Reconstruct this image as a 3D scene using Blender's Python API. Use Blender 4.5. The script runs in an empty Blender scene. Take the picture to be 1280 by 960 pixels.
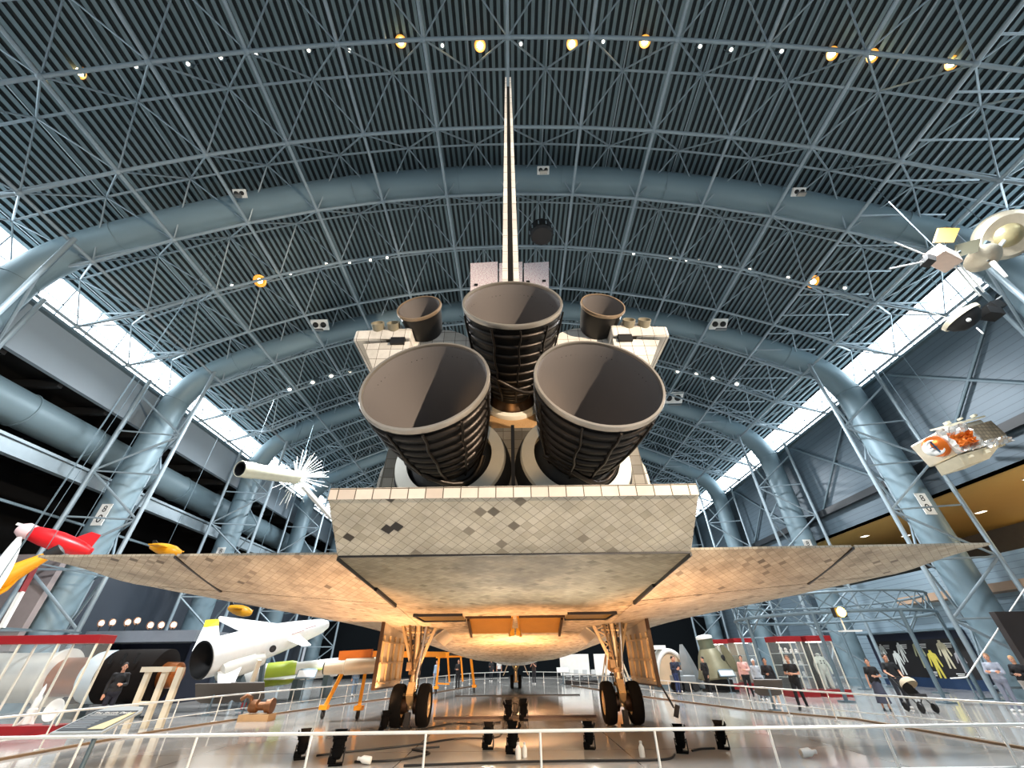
import bpy, bmesh, math, random
from mathutils import Vector, Matrix, Euler
random.seed(7)
PI = math.pi
SC = bpy.context.scene
COL = SC.collection

# ------------------------------------------------------------------ camera
CAM_H = 1.78
PITCH = math.radians(35.0)
ROLL = math.radians(0.75)
cam_d = bpy.data.cameras.new('camera')
cam_d.sensor_width = 36.0
cam_d.lens = 490.0 / 1280.0 * 36.0
cam_d.clip_end = 400
cam = bpy.data.objects.new('camera', cam_d)
COL.objects.link(cam)
_R = Vector((1, 0, 0)); _U = Vector((0, -math.sin(PITCH), math.cos(PITCH))); _F = Vector((0, math.cos(PITCH), math.sin(PITCH)))
_r = _R * math.cos(ROLL) - _U * math.sin(ROLL)
_u = _U * math.cos(ROLL) + _R * math.sin(ROLL)
m = Matrix((_r, _u, -_F)).transposed().to_4x4()
m.translation = Vector((0, 0, CAM_H))
cam.matrix_world = m
SC.camera = cam

# ------------------------------------------------------------------ colour management, world
SC.view_settings.view_transform = 'Standard'
SC.view_settings.look = 'None'
SC.view_settings.exposure = 0.12
SC.view_settings.gamma = 1.0
SC.view_settings.use_curve_mapping = False
SC.cycles.use_denoising = True
SC.cycles.max_bounces = 7
SC.cycles.diffuse_bounces = 4
SC.cycles.sample_clamp_indirect = 6.0
W = bpy.data.worlds.new('world'); SC.world = W; W.use_nodes = True
W.node_tree.nodes['Background'].inputs[0].default_value = (0.80, 0.90, 1.0, 1)
W.node_tree.nodes['Background'].inputs[1].default_value = 0.55
SKYLIGHT = 9.0       # brightness of the two clerestory strips


def light(name, kind, loc, energy, color, target=None, **kw):
    d = bpy.data.lights.new(name, kind); d.energy = energy; d.color = color
    for k, v in kw.items(): setattr(d, k, v)
    o = bpy.data.objects.new(name, d); COL.objects.link(o); o.location = loc
    if target is not None:
        o.rotation_euler = (Vector(target) - Vector(loc)).to_track_quat('-Z', 'Y').to_euler()
    return o


WARM = (1.0, 0.62, 0.30)
COOL = (0.90, 0.95, 1.0)
# unseen spot behind the camera, then added fill lights without fixtures
light('hall_spot_lamp', 'SPOT', (13.0, -8.0, 7.5), 30000, (1.0, 0.80, 0.60), (0, 6.5, 8.8), spot_size=1.0, spot_blend=0.5, shadow_soft_size=0.15)
for x in (-15, 15):
    for y in (8, 24, 42):
        light('hall_fill_light', 'AREA', (x, y, 17.0 if abs(x) > 10 else 22.0), 4200, (0.94, 0.97, 1.0), (x * .9, y, 0), shape='DISK', size=3.0)  # added overhead fill for floor and hall, no lamp hangs here
light('engine_fill_spot', 'SPOT', (0, -3.0, .6), 2600, (1.0, .62, .28), (0, 9, 6.75), spot_size=.24, spot_blend=.6, shadow_soft_size=.08)  # unseen spot added to warm the base under the upper engine
light('gallery_fill_light', 'POINT', (31, 16, 8.0), 900, (1.0, .85, .6), shadow_soft_size=.3)  # added fill light that brightens the soffit, no lamp stands here


# ------------------------------------------------------------------ materials
def lin(h):
    if isinstance(h, tuple): return (h[0], h[1], h[2], 1)
    h = h.lstrip('#'); o = []
    for i in (0, 2, 4):
        c = int(h[i:i + 2], 16) / 255
        o.append(c / 12.92 if c <= .04045 else ((c + .055) / 1.055) ** 2.4)
    return (o[0], o[1], o[2], 1)


class NT:
    def __init__(s, name):
        s.m = bpy.data.materials.new(name); s.m.use_nodes = True
        s.t = s.m.node_tree; s.b = s.t.nodes['Principled BSDF']; s.out = s.t.nodes['Material Output']
    def n(s, typ, **kw):
        nd = s.t.nodes.new(typ)
        for k, v in kw.items(): setattr(nd, k, v)
        return nd
    def l(s, a, b): s.t.links.new(a, b)
    def set(s, k, v): s.b.inputs[k].default_value = v
    def math(s, op, a, b=None, c=None):
        nd = s.n('ShaderNodeMath', operation=op)
        for i, v in enumerate((a, b, c)):
            if v is None: continue
            if hasattr(v, 'is_output'): s.l(v, nd.inputs[i])
            else: nd.inputs[i].default_value = v
        return nd.outputs[0]
    def mix(s, f, a, b, mode='MIX'):
        nd = s.n('ShaderNodeMix', data_type='RGBA', blend_type=mode)
        for i, v in ((0, f), (6, a), (7, b)):
            if hasattr(v, 'is_output'): s.l(v, nd.inputs[i])
            else: nd.inputs[i].default_value = v
        return nd.outputs[2]
    def ramp(s, f, stops, interp='LINEAR'):
        nd = s.n('ShaderNodeValToRGB'); cr = nd.color_ramp; cr.interpolation = interp
        while len(cr.elements) < len(stops): cr.elements.new(.5)
        for e, (p, c) in zip(cr.elements, stops): e.position = p; e.color = lin(c)
        s.l(f, nd.inputs[0]); return nd.outputs[0]
    def noise(s, scale, detail=4, vec=None, rough=.5):
        nd = s.n('ShaderNodeTexNoise'); nd.inputs['Scale'].default_value = scale; nd.inputs['Detail'].default_value = detail
        nd.inputs['Roughness'].default_value = rough
        if vec is None:
            tc = s.n('ShaderNodeTexCoord'); vec = tc.outputs['Object']
        s.l(vec, nd.inputs['Vector']); return nd.outputs['Fac']
    def bump(s, h, strength=.3, dist=.02):
        nd = s.n('ShaderNodeBump'); nd.inputs['Strength'].default_value = strength; nd.inputs['Distance'].default_value = dist
        s.l(h, nd.inputs['Height']); s.l(nd.outputs[0], s.b.inputs['Normal'])


MATS = {}
def P(name, col, rough=.5, metal=0.0, var=.12, scale=3.0, bump=0.0, alpha=1.0, trans=0.0, spec=.5):
    """plain painted / cast surface with slight procedural wear"""
    if name in MATS: return MATS[name]
    t = NT(name); c = lin(col)
    lo = tuple(v * (1 - var) for v in c[:3]) + (1,); hi = tuple(min(1, v * (1 + var)) for v in c[:3]) + (1,)
    nz = t.noise(scale)
    t.l(t.mix(nz, lo, hi), t.b.inputs['Base Color'])
    t.set('Roughness', rough); t.set('Metallic', metal); t.set('Alpha', alpha); t.set('Transmission Weight', trans)
    t.set('Specular IOR Level', spec)
    if bump: t.bump(t.noise(scale * 8), bump, .01)
    MATS[name] = t.m; return t.m


def EM(name, col, strength):
    if name in MATS: return MATS[name]
    t = NT(name); c = lin(col)
    t.set('Base Color', (0.02, 0.02, 0.02, 1)); t.set('Emission Color', c); t.set('Emission Strength', strength)
    MATS[name] = t.m; return t.m


def tile_mat(name, stops, size=.16, rot=45.0, line='#5a5346', lw=.045, euler=None, rough=.75, stain=None, hexstain='#4a4238', soot=None):
    """thermal tiles: square grid turned by rot, each tile its own tone, dark joints"""
    if name in MATS: return MATS[name]
    t = NT(name)
    tc = t.n('ShaderNodeTexCoord'); mp = t.n('ShaderNodeMapping')
    mp.inputs['Rotation'].default_value = euler or (0, 0, math.radians(rot))
    mp.inputs['Scale'].default_value = (1 / size,) * 3
    t.l(tc.outputs['Object'], mp.inputs['Vector'])
    sp = t.n('ShaderNodeSeparateXYZ'); t.l(mp.outputs[0], sp.inputs[0])
    fx = t.math('FLOOR', sp.outputs[0]); fy = t.math('FLOOR', sp.outputs[1])
    cb = t.n('ShaderNodeCombineXYZ'); t.l(fx, cb.inputs[0]); t.l(fy, cb.inputs[1])
    wn = t.n('ShaderNodeTexWhiteNoise', noise_dimensions='2D'); t.l(cb.outputs[0], wn.inputs['Vector'])
    base = t.ramp(wn.outputs['Value'], stops)
    qx = t.math('ABSOLUTE', t.math('SUBTRACT', t.math('FRACT', sp.outputs[0]), .5))
    qy = t.math('ABSOLUTE', t.math('SUBTRACT', t.math('FRACT', sp.outputs[1]), .5))
    ln = t.math('GREATER_THAN', t.math('MAXIMUM', qx, qy), .5 - lw)
    c = t.mix(ln, base, lin(line))
    nz = t.noise(1.3, 6, None, .65)
    st = t.ramp(nz, [(.36, '#000000'), (.62, '#ffffff')])
    c = t.mix(t.math('MULTIPLY', t.math('SUBTRACT', 1.0, st), .42 if stain is None else stain), c, lin(hexstain))
    if soot:                                   # scorched, olive-dirty patch toward the rear, ragged edge
        so = t.n('ShaderNodeSeparateXYZ'); t.l(tc.outputs['Object'], so.inputs[0])
        n3 = t.noise(.9, 5, None, .6)
        k = t.math('DIVIDE', t.math('SUBTRACT', soot[0], t.math('ADD', so.outputs[1], t.math('MULTIPLY', t.math('SUBTRACT', n3, .5), 5.0))), soot[1])
        kc = t.n('ShaderNodeClamp'); t.l(k, kc.inputs[0])
        c = t.mix(t.math('MULTIPLY', kc.outputs[0], .62), c, lin('#5c5238'))
        ax = t.math('ABSOLUTE', so.outputs[0]); core = t.math('SUBTRACT', t.math('MULTIPLY', n3, 2.6), t.math('ADD', .75, t.math('MULTIPLY', ax, .35)))
        cc = t.n('ShaderNodeClamp'); t.l(core, cc.inputs[0])
        c = t.mix(t.math('MULTIPLY', t.math('MULTIPLY', cc.outputs[0], kc.outputs[0]), .8), c, lin('#2d261c'))
    t.l(c, t.b.inputs['Base Color']); t.set('Roughness', rough)
    t.bump(t.math('SUBTRACT', 1.0, ln), .25, .01)
    MATS[name] = t.m; return t.m


# ------------------------------------------------------------------ mesh helpers
class MB:
    def __init__(s): s.v = []; s.f = []
    def add(s, vs, fs):
        o = len(s.v); s.v += [Vector(v) for v in vs]; s.f += [tuple(i + o for i in f) for f in fs]; return s
    def box(s, c, d, rot=None):
        x, y, z = d[0] / 2, d[1] / 2, d[2] / 2
        vs = [Vector(v) for v in ((-x, -y, -z), (x, -y, -z), (x, y, -z), (-x, y, -z), (-x, -y, z), (x, -y, z), (x, y, z), (-x, y, z))]
        if rot is not None:
            R = rot if isinstance(rot, Matrix) else Euler(rot).to_matrix()
            vs = [R @ v for v in vs]
        return s.add([v + Vector(c) for v in vs], [(0, 3, 2, 1), (4, 5, 6, 7), (0, 1, 5, 4), (1, 2, 6, 5), (2, 3, 7, 6), (3, 0, 4, 7)])
    def bar(s, p, q, w, h, up=(0, 0, 1)):
        p, q = Vector(p), Vector(q); d = (q - p).normalized(); u = Vector(up)
        if abs(d.dot(u)) > .98: u = Vector((0, 1, 0))
        x = d.cross(u).normalized(); y = x.cross(d)
        vs = []
        for c in (p, q):
            for a, b in ((-1, -1), (1, -1), (1, 1), (-1, 1)): vs.append(c + x * a * w / 2 + y * b * h / 2)
        return s.add(vs, [(0, 1, 2, 3), (7, 6, 5, 4), (0, 4, 5, 1), (1, 5, 6, 2), (2, 6, 7, 3), (3, 7, 4, 0)])
    def tube(s, p, q, r, r2=None, n=8, caps=True):
        return s.path([p, q], [r, r if r2 is None else r2], n, caps)
    def path(s, pts, r, n=8, caps=True, closed=False):
        pts = [Vector(p) for p in pts]; m = len(pts)
        rs = r if isinstance(r, (list, tuple)) else [r] * m
        T = []
        for i in range(m):
            a = pts[(i - 1) % m] if closed or i > 0 else pts[i]
            b = pts[(i + 1) % m] if closed or i < m - 1 else pts[i]
            T.append((b - a).normalized())
        u = Vector((0, 0, 1)) if abs(T[0].z) < .9 else Vector((1, 0, 0))
        x = T[0].cross(u).normalized(); rings = []
        for i in range(m):
            x = (x - T[i] * x.dot(T[i])).normalized(); y = T[i].cross(x)
            rings.append([pts[i] + (x * math.cos(2 * PI * k / n) + y * math.sin(2 * PI * k / n)) * rs[i] for k in range(n)])
        return s.loft(rings, caps=caps and not closed, wrap=closed)
    def loft(s, rings, caps=True, wrap=False, closed=True):
        n = len(rings[0]); m = len(rings); o = len(s.v); vs = [p for r in rings for p in r]; fs = []
        for i in range(m if wrap else m - 1):
            j = (i + 1) % m
            for k in range(n if closed else n - 1):
                l = (k + 1) % n
                fs.append((i * n + k, i * n + l, j * n + l, j * n + k))
        if caps and not wrap:
            fs.append(tuple(range(n - 1, -1, -1))); fs.append(tuple((m - 1) * n + k for k in range(n)))
        return s.add(vs, fs)
    def lathe(s, prof, o, axis, n=32, caps=False, wrap=False):
        """prof: (radius, height along axis)"""
        a = Vector(axis).normalized(); u = Vector((0, 0, 1)) if abs(a.z) < .9 else Vector((1, 0, 0))
        x = u.cross(a).normalized(); y = a.cross(x); o = Vector(o)
        rings = [[o + a * h + (x * math.cos(2 * PI * k / n) + y * math.sin(2 * PI * k / n)) * r for k in range(n)] for r, h in prof]
        return s.loft(rings, caps=caps, wrap=wrap)
    def ring(s, c, axis, R, r, n=40, k=8):
        prof = [(R + r * math.cos(2 * PI * i / k), r * math.sin(2 * PI * i / k)) for i in range(k)]
        return s.lathe(prof, c, axis, n, wrap=True)
    def ball(s, c, r, n=12, m=8, rot=None):
        rr = r if isinstance(r, (tuple, list)) else (r, r, r); rings = []
        for i in range(m + 1):
            t = PI * min(max(i / m, .004), .996)
            rings.append([Vector((rr[0] * math.sin(t) * math.cos(2 * PI * k / n), rr[1] * math.sin(t) * math.sin(2 * PI * k / n), -rr[2] * math.cos(t))) for k in range(n)])
        if rot is not None:
            R = Euler(rot).to_matrix(); rings = [[R @ v for v in g] for g in rings]
        return s.loft([[v + Vector(c) for v in g] for g in rings])
    def prism(s, poly, vec):
        n = len(poly); v = Vector(vec); ps = [Vector(p) for p in poly]
        return s.add(ps + [p + v for p in ps], [tuple(range(n - 1, -1, -1)), tuple(range(n, 2 * n))] + [(i, (i + 1) % n, n + (i + 1) % n, n + i) for i in range(n)])


def obj(name, mb, mat, parent=None, smooth=None, bevel=0.0):
    me = bpy.data.meshes.new(name)
    off = Vector((0, 0, 0)); p = parent
    while p is not None:
        off += p.location; p = p.parent
    me.from_pydata([v - off for v in mb.v], [], mb.f)
    bm = bmesh.new(); bm.from_mesh(me)
    bmesh.ops.recalc_face_normals(bm, faces=bm.faces)
    bm.to_mesh(me); bm.free()
    if smooth is not None:
        me.shade_smooth(); me.set_sharp_from_angle(angle=math.radians(smooth))
    if mat is not None: me.materials.append(mat)
    o = bpy.data.objects.new(name, me); COL.objects.link(o)
    if parent is not None: o.parent = parent
    if bevel:
        b = o.modifiers.new('bevel', 'BEVEL'); b.width = bevel; b.segments = 2; b.limit_method = 'ANGLE'
    return o


def tag(o, label, cat, group=None):
    o['label'] = label; o['category'] = cat
    if group: o['group'] = group
    return o


def thing(name, label, cat, loc=(0, 0, 0), group=None):
    o = bpy.data.objects.new(name, None); COL.objects.link(o); o.location = loc
    o.empty_display_size = .2
    return tag(o, label, cat, group)


def struct(o): o['kind'] = 'structure'; return o


def sroot(name, loc=(0, 0, 0)):
    o = bpy.data.objects.new(name, None); COL.objects.link(o); o.location = loc; return struct(o)


def copy_tree(o, parent=None):
    c = o.copy(); COL.objects.link(c)
    if parent is not None: c.parent = parent
    for ch in o.children: copy_tree(ch, c)
    return c


def text(body, size, mat, parent, loc, rot, name='lettering', align='CENTER', ext=.004):
    cu = bpy.data.curves.new(name, 'FONT'); cu.body = body; cu.size = size; cu.extrude = ext
    cu.align_x = align; cu.align_y = 'CENTER'
    tmp = bpy.data.objects.new('tmp', cu); COL.objects.link(tmp)
    bpy.context.view_layer.update()
    me = bpy.data.meshes.new_from_object(tmp.evaluated_get(bpy.context.evaluated_depsgraph_get()))
    bpy.data.objects.remove(tmp); bpy.data.curves.remove(cu)
    o = bpy.data.objects.new(name, me); COL.objects.link(o); me.materials.clear(); me.materials.append(mat)
    off = Vector((0, 0, 0)); p = parent
    while p is not None: off += p.location; p = p.parent
    o.location = Vector(loc) - off; o.rotation_euler = rot
    if parent is not None: o.parent = parent
    return o


# shared paints
M_STEEL = P('pale_blue_grey_steel_paint', '#8797a0', .45, .2)
M_STEELD = P('darker_steel_paint', '#5d6f78', .5, .2)
M_BLACK = P('matt_black_metal', '#0d0d0e', .55)
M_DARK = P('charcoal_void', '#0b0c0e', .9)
M_WHITE = P('white_paint', '#dfe0dc', .45)
M_RAIL = P('brushed_white_rail', '#e4e4df', .3, .3)
M_GOLD = P('gold_foil', '#c8922e', .3, .8, bump=.6)
M_YEL = P('hoist_yellow_paint', '#e0930f', .45)
M_RED = P('case_red_paint', '#8c1016', .45)
M_SILV = P('bare_metal', '#a9a9a6', .3, .9)
M_RUBBER = P('tyre_rubber', '#070707', .9, spec=.12)
M_SKIN = P('skin', '#c89276', .6)
def glass(name, col='#dfe8ea', alpha=.16):
    if name in MATS: return MATS[name]
    t = NT(name); t.set('Base Color', lin(col)); t.set('Roughness', .02); t.set('Alpha', alpha); t.set('Specular IOR Level', .3)
    t.l(t.ramp(t.noise(.4), [(0, col), (1, '#f2f6f6')]), t.b.inputs['Base Color'])
    MATS[name] = t.m; return t.m
M_GLASS = glass('display_glass', '#dfe8ea', .07)
# ================================================================== HALL
ZC = 24.3 - 41.0           # centre of the roof arc
RA, RB, RD = 41.0, 43.2, 43.9
XW = 25.0                  # side wall plane
YB, YE = -8.0, 58.0        # hall from behind the camera to the far wall
ROW0, DROW = 5.4, 3.57
ROWS = list(range(-3, 15))
def arc(R, x): return ZC + math.sqrt(R * R - x * x)
def pol(R, a): return Vector((R * math.sin(a), 0, ZC + R * math.cos(a)))
DA = 3.7 / 41.0

# --- floor: polished concrete
t = NT('polished_concrete')
nz = t.noise(.35, 6); n2 = t.noise(6, 5)
c = t.mix(n2, lin('#aaa9a5'), lin('#afaeaa')); c = t.mix(t.ramp(nz, [(.4, '#000000'), (.65, '#ffffff')]), c, lin('#aeaba5'))
tc = t.n('ShaderNodeTexCoord'); sp = t.n('ShaderNodeSeparateXYZ'); t.l(tc.outputs['Object'], sp.inputs[0])
jx = t.math('LESS_THAN', t.math('ABSOLUTE', t.math('SUBTRACT', t.math('FRACT', t.math('MULTIPLY', sp.outputs[0], .2)), .5)), .0022)
jy = t.math('LESS_THAN', t.math('ABSOLUTE', t.math('SUBTRACT', t.math('FRACT', t.math('MULTIPLY', sp.outputs[1], .2)), .5)), .0022)
c = t.mix(t.math('MAXIMUM', jx, jy), c, lin('#5e5a54'))
t.l(c, t.b.inputs['Base Color']); t.l(t.ramp(nz, [(.3, (.085, .085, .085)), (.7, (.125, .125, .125))]), t.b.inputs['Roughness'])
t.set('Specular IOR Level', .95)
M_FLOOR = t.m
struct(obj('floor', MB().add([(-40, YB - 20, 0), (40, YB - 20, 0), (40, YE, 0), (-40, YE, 0)], [(0, 1, 2, 3)]), M_FLOOR))

# --- ceiling: corrugated deck whose ribs run along the hall
M_DECK = P('pale_teal_roof_deck', '#5f737a', .5, .1, var=.1, scale=.6)
M_FLUTE = P('dark_deck_flute', '#293236', .9, var=.1, scale=.6)  # deck grooves get a darker colour than the ribs
amax = math.asin(XW / RD); n = int(2 * amax * RD / .33); rings = []
for i in range(n + 1):
    a0 = -amax + 2 * amax * i / n; w = 2 * amax / n
    for da, dr in ((0, 0), (.5, 0), (.54, .13), (.96, .13)):
        a = a0 + da * w
        if a <= amax: rings.append([pol(RD + dr, a) + Vector((0, y, 0)) for y in (YB, YE)])
mb = MB(); mb.loft(rings, caps=False, closed=False)
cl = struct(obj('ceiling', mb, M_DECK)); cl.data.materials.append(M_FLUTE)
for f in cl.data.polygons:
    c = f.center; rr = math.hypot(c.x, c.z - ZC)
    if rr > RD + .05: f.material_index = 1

# --- space frame under the deck: one welded frame
frame = sroot('trim_1')
frame['label'] = 'pale blue-grey steel space frame under the arched roof'
node = {}
for k in ROWS:
    Y = ROW0 + DROW * k
    for i in range(-7, 8): node['a', k, i] = pol(RA, i * DA) + Vector((0, Y, 0)) if abs(i) < 7 else Vector((math.copysign(24.55, i), Y, 17.42))
    for i in range(-7, 7): node['b', k, i] = pol(RB, (i + .5) * DA) + Vector((0, Y + DROW / 2, 0))
for k in ROWS:
    obj('lower_chord', MB().path([node['a', k, i] for i in range(-7, 8)], .085, 7), M_STEEL, frame, 60)
    obj('upper_chord', MB().path([node['b', k, i] for i in range(-7, 7)], .06, 6), M_STEEL, frame, 60)
    mb = MB()
    for i in range(-7, 7):
        b = node['b', k, i]
        for ii in (i, i + 1):
            mb.tube(node['a', k, ii], b, .045, n=5, caps=False)
            if ('a', k + 1, ii) in node: mb.tube(node['a', k + 1, ii], b, .038, n=5, caps=False)
    obj('web_bracing', mb, M_STEEL, frame, 60)
for i in range(-7, 8):
    obj('lengthwise_chord', MB().tube(node['a', ROWS[0], i], node['a', ROWS[-1], i], .085, n=7), M_STEEL, frame, 60)
for i in range(-7, 7):
    obj('upper_lengthwise_chord', MB().tube(node['b', ROWS[0], i], node['b', ROWS[-1], i], .035, n=6), M_STEEL, frame, 60)
for i in range(-7, 8):                                            # ball joints of the lower grid
    mb = MB()
    for k in ROWS: mb.ball(node['a', k, i], .15, 8, 6)
    obj('node_joint', mb, M_STEEL, frame, 60)
for sx in (-1, 1):                                               # ties from the frame to the wall head
    mb = MB()
    for k in ROWS:
        p = node['a', k, 6 * sx]; mb.tube(p, (XW * sx, p.y, p.z), .06, n=6)
        p = node['a', k, 5 * sx]; mb.tube(p, node['a', k, 7 * sx], .05, n=6)
        mb.tube(node['a', k, 7 * sx], (XW * sx, p.y, 17.3), .07, n=6)
    obj('wall_tie', mb, M_STEEL, frame, 60)
mb = MB()                                                        # ladder rungs between two right hand chords
for k in ROWS[:-1]:
    for h in (.25, .75):
        p = node['a', k, 5].lerp(node['a', k + 1, 5], h); q = node['a', k, 6].lerp(node['a', k + 1, 6], h)
        mb.tube((p.x, p.y, p.z), (q.x + 1.2, q.y, p.z), .05, n=6)
obj('rung', mb, M_STEEL, frame, 60)

# --- clerestory windows
M_SKYGLASS = EM('daylit_clerestory_glass', '#e9f7ff', SKYLIGHT)
for j, sx in enumerate((-1, 1)):
    z0, z1 = 17.3, arc(RD, XW) + .05
    wr = sroot('window_%d' % (j + 1), (XW * sx, 0, z0))
    mb = MB(); mb.box((XW * sx + .1 * sx, (YB + YE) / 2, (z0 + z1) / 2), (.04, YE - YB, z1 - z0))
    obj('pane', mb, M_SKYGLASS, wr)
    mb = MB(); y = YB
    while y < YE:
        mb.box((XW * sx, y, (z0 + z1) / 2), (.05, .06, z1 - z0)); y += 1.785
    mb.box((XW * sx, (YB + YE) / 2, (z0 + z1) / 2 - .15), (.05, YE - YB, .05))
    obj('window_frame', mb, M_STEEL, wr)
    obj('window_sill', MB().box((XW * sx - .1 * sx, (YB + YE) / 2, z0 - .08), (.4, YE - YB, .16)), M_STEELD, wr)

# --- walls
def siding(name, col, pitch=.35, axis=2):
    if name in MATS: return MATS[name]
    t = NT(name); tc = t.n('ShaderNodeTexCoord'); sp = t.n('ShaderNodeSeparateXYZ'); t.l(tc.outputs['Object'], sp.inputs[0])
    fr = t.math('FRACT', t.math('MULTIPLY', sp.outputs[axis], 1 / pitch))
    ln = t.math('LESS_THAN', fr, .08); c = lin(col)
    nz = t.noise(.5, 4)
    b = t.mix(nz, tuple(v * .88 for v in c[:3]) + (1,), tuple(min(1, v * 1.1) for v in c[:3]) + (1,))
    t.l(t.mix(ln, b, tuple(v * .55 for v in c[:3]) + (1,)), t.b.inputs['Base Color'])
    t.set('Roughness', .45); t.set('Metallic', .15); t.bump(fr, .3, .02)
    MATS[name] = t.m; return t.m
M_SIDING = siding('blue_grey_metal_siding', '#54646f')
M_BAND = P('pale_grey_wall_band', '#8795a0', .5, var=.05, scale=.3)
YM = (YB + YE) / 2; YL = YE - YB
# left: pale band, black opening into the next hangar, low wall
wl = sroot('wall_left')
obj('upper_band', MB().box((-XW - .15, YM, 16.0), (.3, YL, 2.6)), M_BAND, wl)
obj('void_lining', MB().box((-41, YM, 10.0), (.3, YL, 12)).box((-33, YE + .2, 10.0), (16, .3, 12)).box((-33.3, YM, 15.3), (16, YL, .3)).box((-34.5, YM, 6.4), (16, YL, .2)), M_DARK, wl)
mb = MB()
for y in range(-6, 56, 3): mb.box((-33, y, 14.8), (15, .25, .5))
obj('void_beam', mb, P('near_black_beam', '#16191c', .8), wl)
obj('lower_wall', MB().box((-26.2, YM, 3.2), (.3, YL, 6.4)), P('dark_slate_wall', '#343c46', .5, var=.06, scale=.4), wl)
obj('crane_rail', MB().box((-25.6, YM, 11.3), (.35, YL, .14)).box((-25.6, YM, 10.9), (.12, YL, .6)).box((-25.6, YM, 10.55), (.4, YL, .14)), M_STEEL, wl)
obj('track', MB().box((-26.2, YM, 8.7), (.12, YL, .12)), M_STEELD, wl)
# right: siding, mezzanine recess with a tan soffit, low wall
wr = sroot('wall_right')
obj('siding', MB().box((XW + .15, YM, 13.3), (.3, YL, 8.0)), M_SIDING, wr)
obj('siding', MB().box((XW + .15, 48, 4.65), (.3, 20, 9.3)), M_SIDING, wr)
obj('soffit', MB().box((30.5, 12, 9.4), (11, 52, .2)), P('tan_soffit', '#b99a58', .6, var=.05, scale=.4), wr)
obj('recess_wall', MB().box((36, 12, 4.7), (.2, 52, 9.4)), P('grey_recess_wall', '#6b6660', .6), wr)
obj('recess_end', MB().box((30.5, 38, 4.7), (11, .2, 9.4)), M_SIDING, wr)
obj('low_wall', MB().box((26.6, 27, 3.1), (.3, 22, 6.2)), siding('pale_blue_metal_siding', '#8ea4b2', .3), wr)
obj('gallery_slab', MB().box((30.5, 8, 4.6), (10, 44, .4)), P('gallery_edge', '#a58b74', .6), wr)
obj('crane_rail', MB().box((24.75, 24, 11.0), (.3, 60, .45)), P('dark_rail_paint', '#1b2126', .5), wr)
obj('brace', MB().tube((24.8, 14, 16.8), (24.8, 21, 11), .09, n=6).tube((24.8, 21, 16.8), (24.8, 14, 11), .09, n=6)
    .tube((24.8, 25, 16.8), (24.8, 32, 11), .09, n=6).tube((24.8, 32, 16.8), (24.8, 25, 11), .09, n=6)
    .tube((24.8, 36, 16.8), (24.8, 43, 11), .09, n=6).tube((24.8, 43, 16.8), (24.8, 36, 11), .09, n=6), M_STEELD, wr, 60)
w1 = sroot('window_3', (35.8, 10, 8))
obj('pane', MB().box((35.85, 14, 7.1), (.05, 30, 2.6)), EM('lamplit_gallery_glass', '#ffdf9a', 1.0), w1)
mb = MB()
for y in range(0, 30, 2): mb.box((35.8, y, 7.1), (.1, .12, 2.6))
obj('window_frame', mb, M_STEELD, w1)
# far wall
wf = sroot('wall_far')
prof = [(-XW, 0), (XW, 0)] + [(x, arc(RD, x)) for x in [XW - i * 2 * XW / 24 for i in range(25)]]
obj('end_panel', MB().prism([(x, YE, z) for x, z in prof], (0, .3, 0)), P('dark_end_wall', '#0c1114', .9, var=.1, scale=.3, spec=.1), wf)
# downlights in the soffit
dl = None
for i, (x, y) in enumerate([(27.3, 20), (27.3, 26), (27.3, 32), (30.5, 20), (30.5, 26), (30.5, 32), (27.3, 14), (30.5, 14)]):
    r = thing('downlight', 'small white rectangular downlight set in the tan soffit at right', 'light', (x, y, 9.3), 'downlights in the tan soffit')
    obj('diffuser', MB().box((x, y, 9.275), (.3, .5, .03)), EM('downlight_glow', '#fff4dc', 5), r)
    obj('trim_ring', MB().box((x, y, 9.285), (.38, .58, .03)), M_WHITE, r)

# --- air ducts that arch under the roof and drop to the floor on both sides
M_DUCT = P('blue_grey_duct_paint', '#6c828c', .5, .15, var=.08, scale=.5)
DUCT_Y = [12.35 + 10.7 * k for k in range(0, 5)]
RDU = 42.25
def duct_path(Y):
    pts = []; ae = math.asin(20.6 / RDU)
    z1 = ZC + RDU * math.cos(ae)
    right = [Vector((x, Y, z)) for x, z in ((23.65, 0.0), (23.65, 8.0), (23.65, 15.6), (23.55, 16.8), (23.15, 17.9), (22.5, 18.8), (21.7, 19.5))]
    left = [Vector((-p.x, p.y, p.z)) for p in right]
    mid = [pol(RDU, -ae + 2 * ae * i / 28) + Vector((0, Y, 0)) for i in range(29)]
    return left + mid + right[::-1]
lab = ['overhead', 'nearest in full view, passing behind the fin tip', 'second', 'third', 'fourth', 'farthest']
for j, Y in enumerate(DUCT_Y):
    d = thing('air_duct', ['large grey air duct arching over the hall across the middle of the tail fin',
              'grey air duct arching behind the orbiter at the level of its small nozzles',
              'grey air duct arch, third behind the orbiter, its legs dropping just beyond the spiky satellite',
              'grey air duct arch, fourth back, with slender legs near the orbiter sides',
              'grey air duct arch against the far end of the hall'][j], 'air duct', (0, Y, 0), 'arched air ducts')
    obj('duct_tube', MB().path(duct_path(Y), .78, 20), M_DUCT, d, 50)
    pp = duct_path(Y)
    for i in range(3, len(pp) - 3, 4): obj('joint_ring', MB().ring(pp[i], pp[i + 1] - pp[i - 1], .79, .03, 24, 6), M_DUCT, d, 60)
    if j in (1, 2, 3):
        for sx in (-1, 1):
            obj('sign_plate', MB().box((23.3 * sx, Y - .82, 8.7), (.62, .03, 1.2)), M_WHITE, d)
            text('0', .62, M_BLACK, d, (23.3 * sx, Y - .84, 8.45), (PI / 2, 0, 0))
            text('8', .5, M_BLACK, d, (23.3 * sx, Y - .84, 9.0), (PI / 2, 0, 0))

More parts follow.
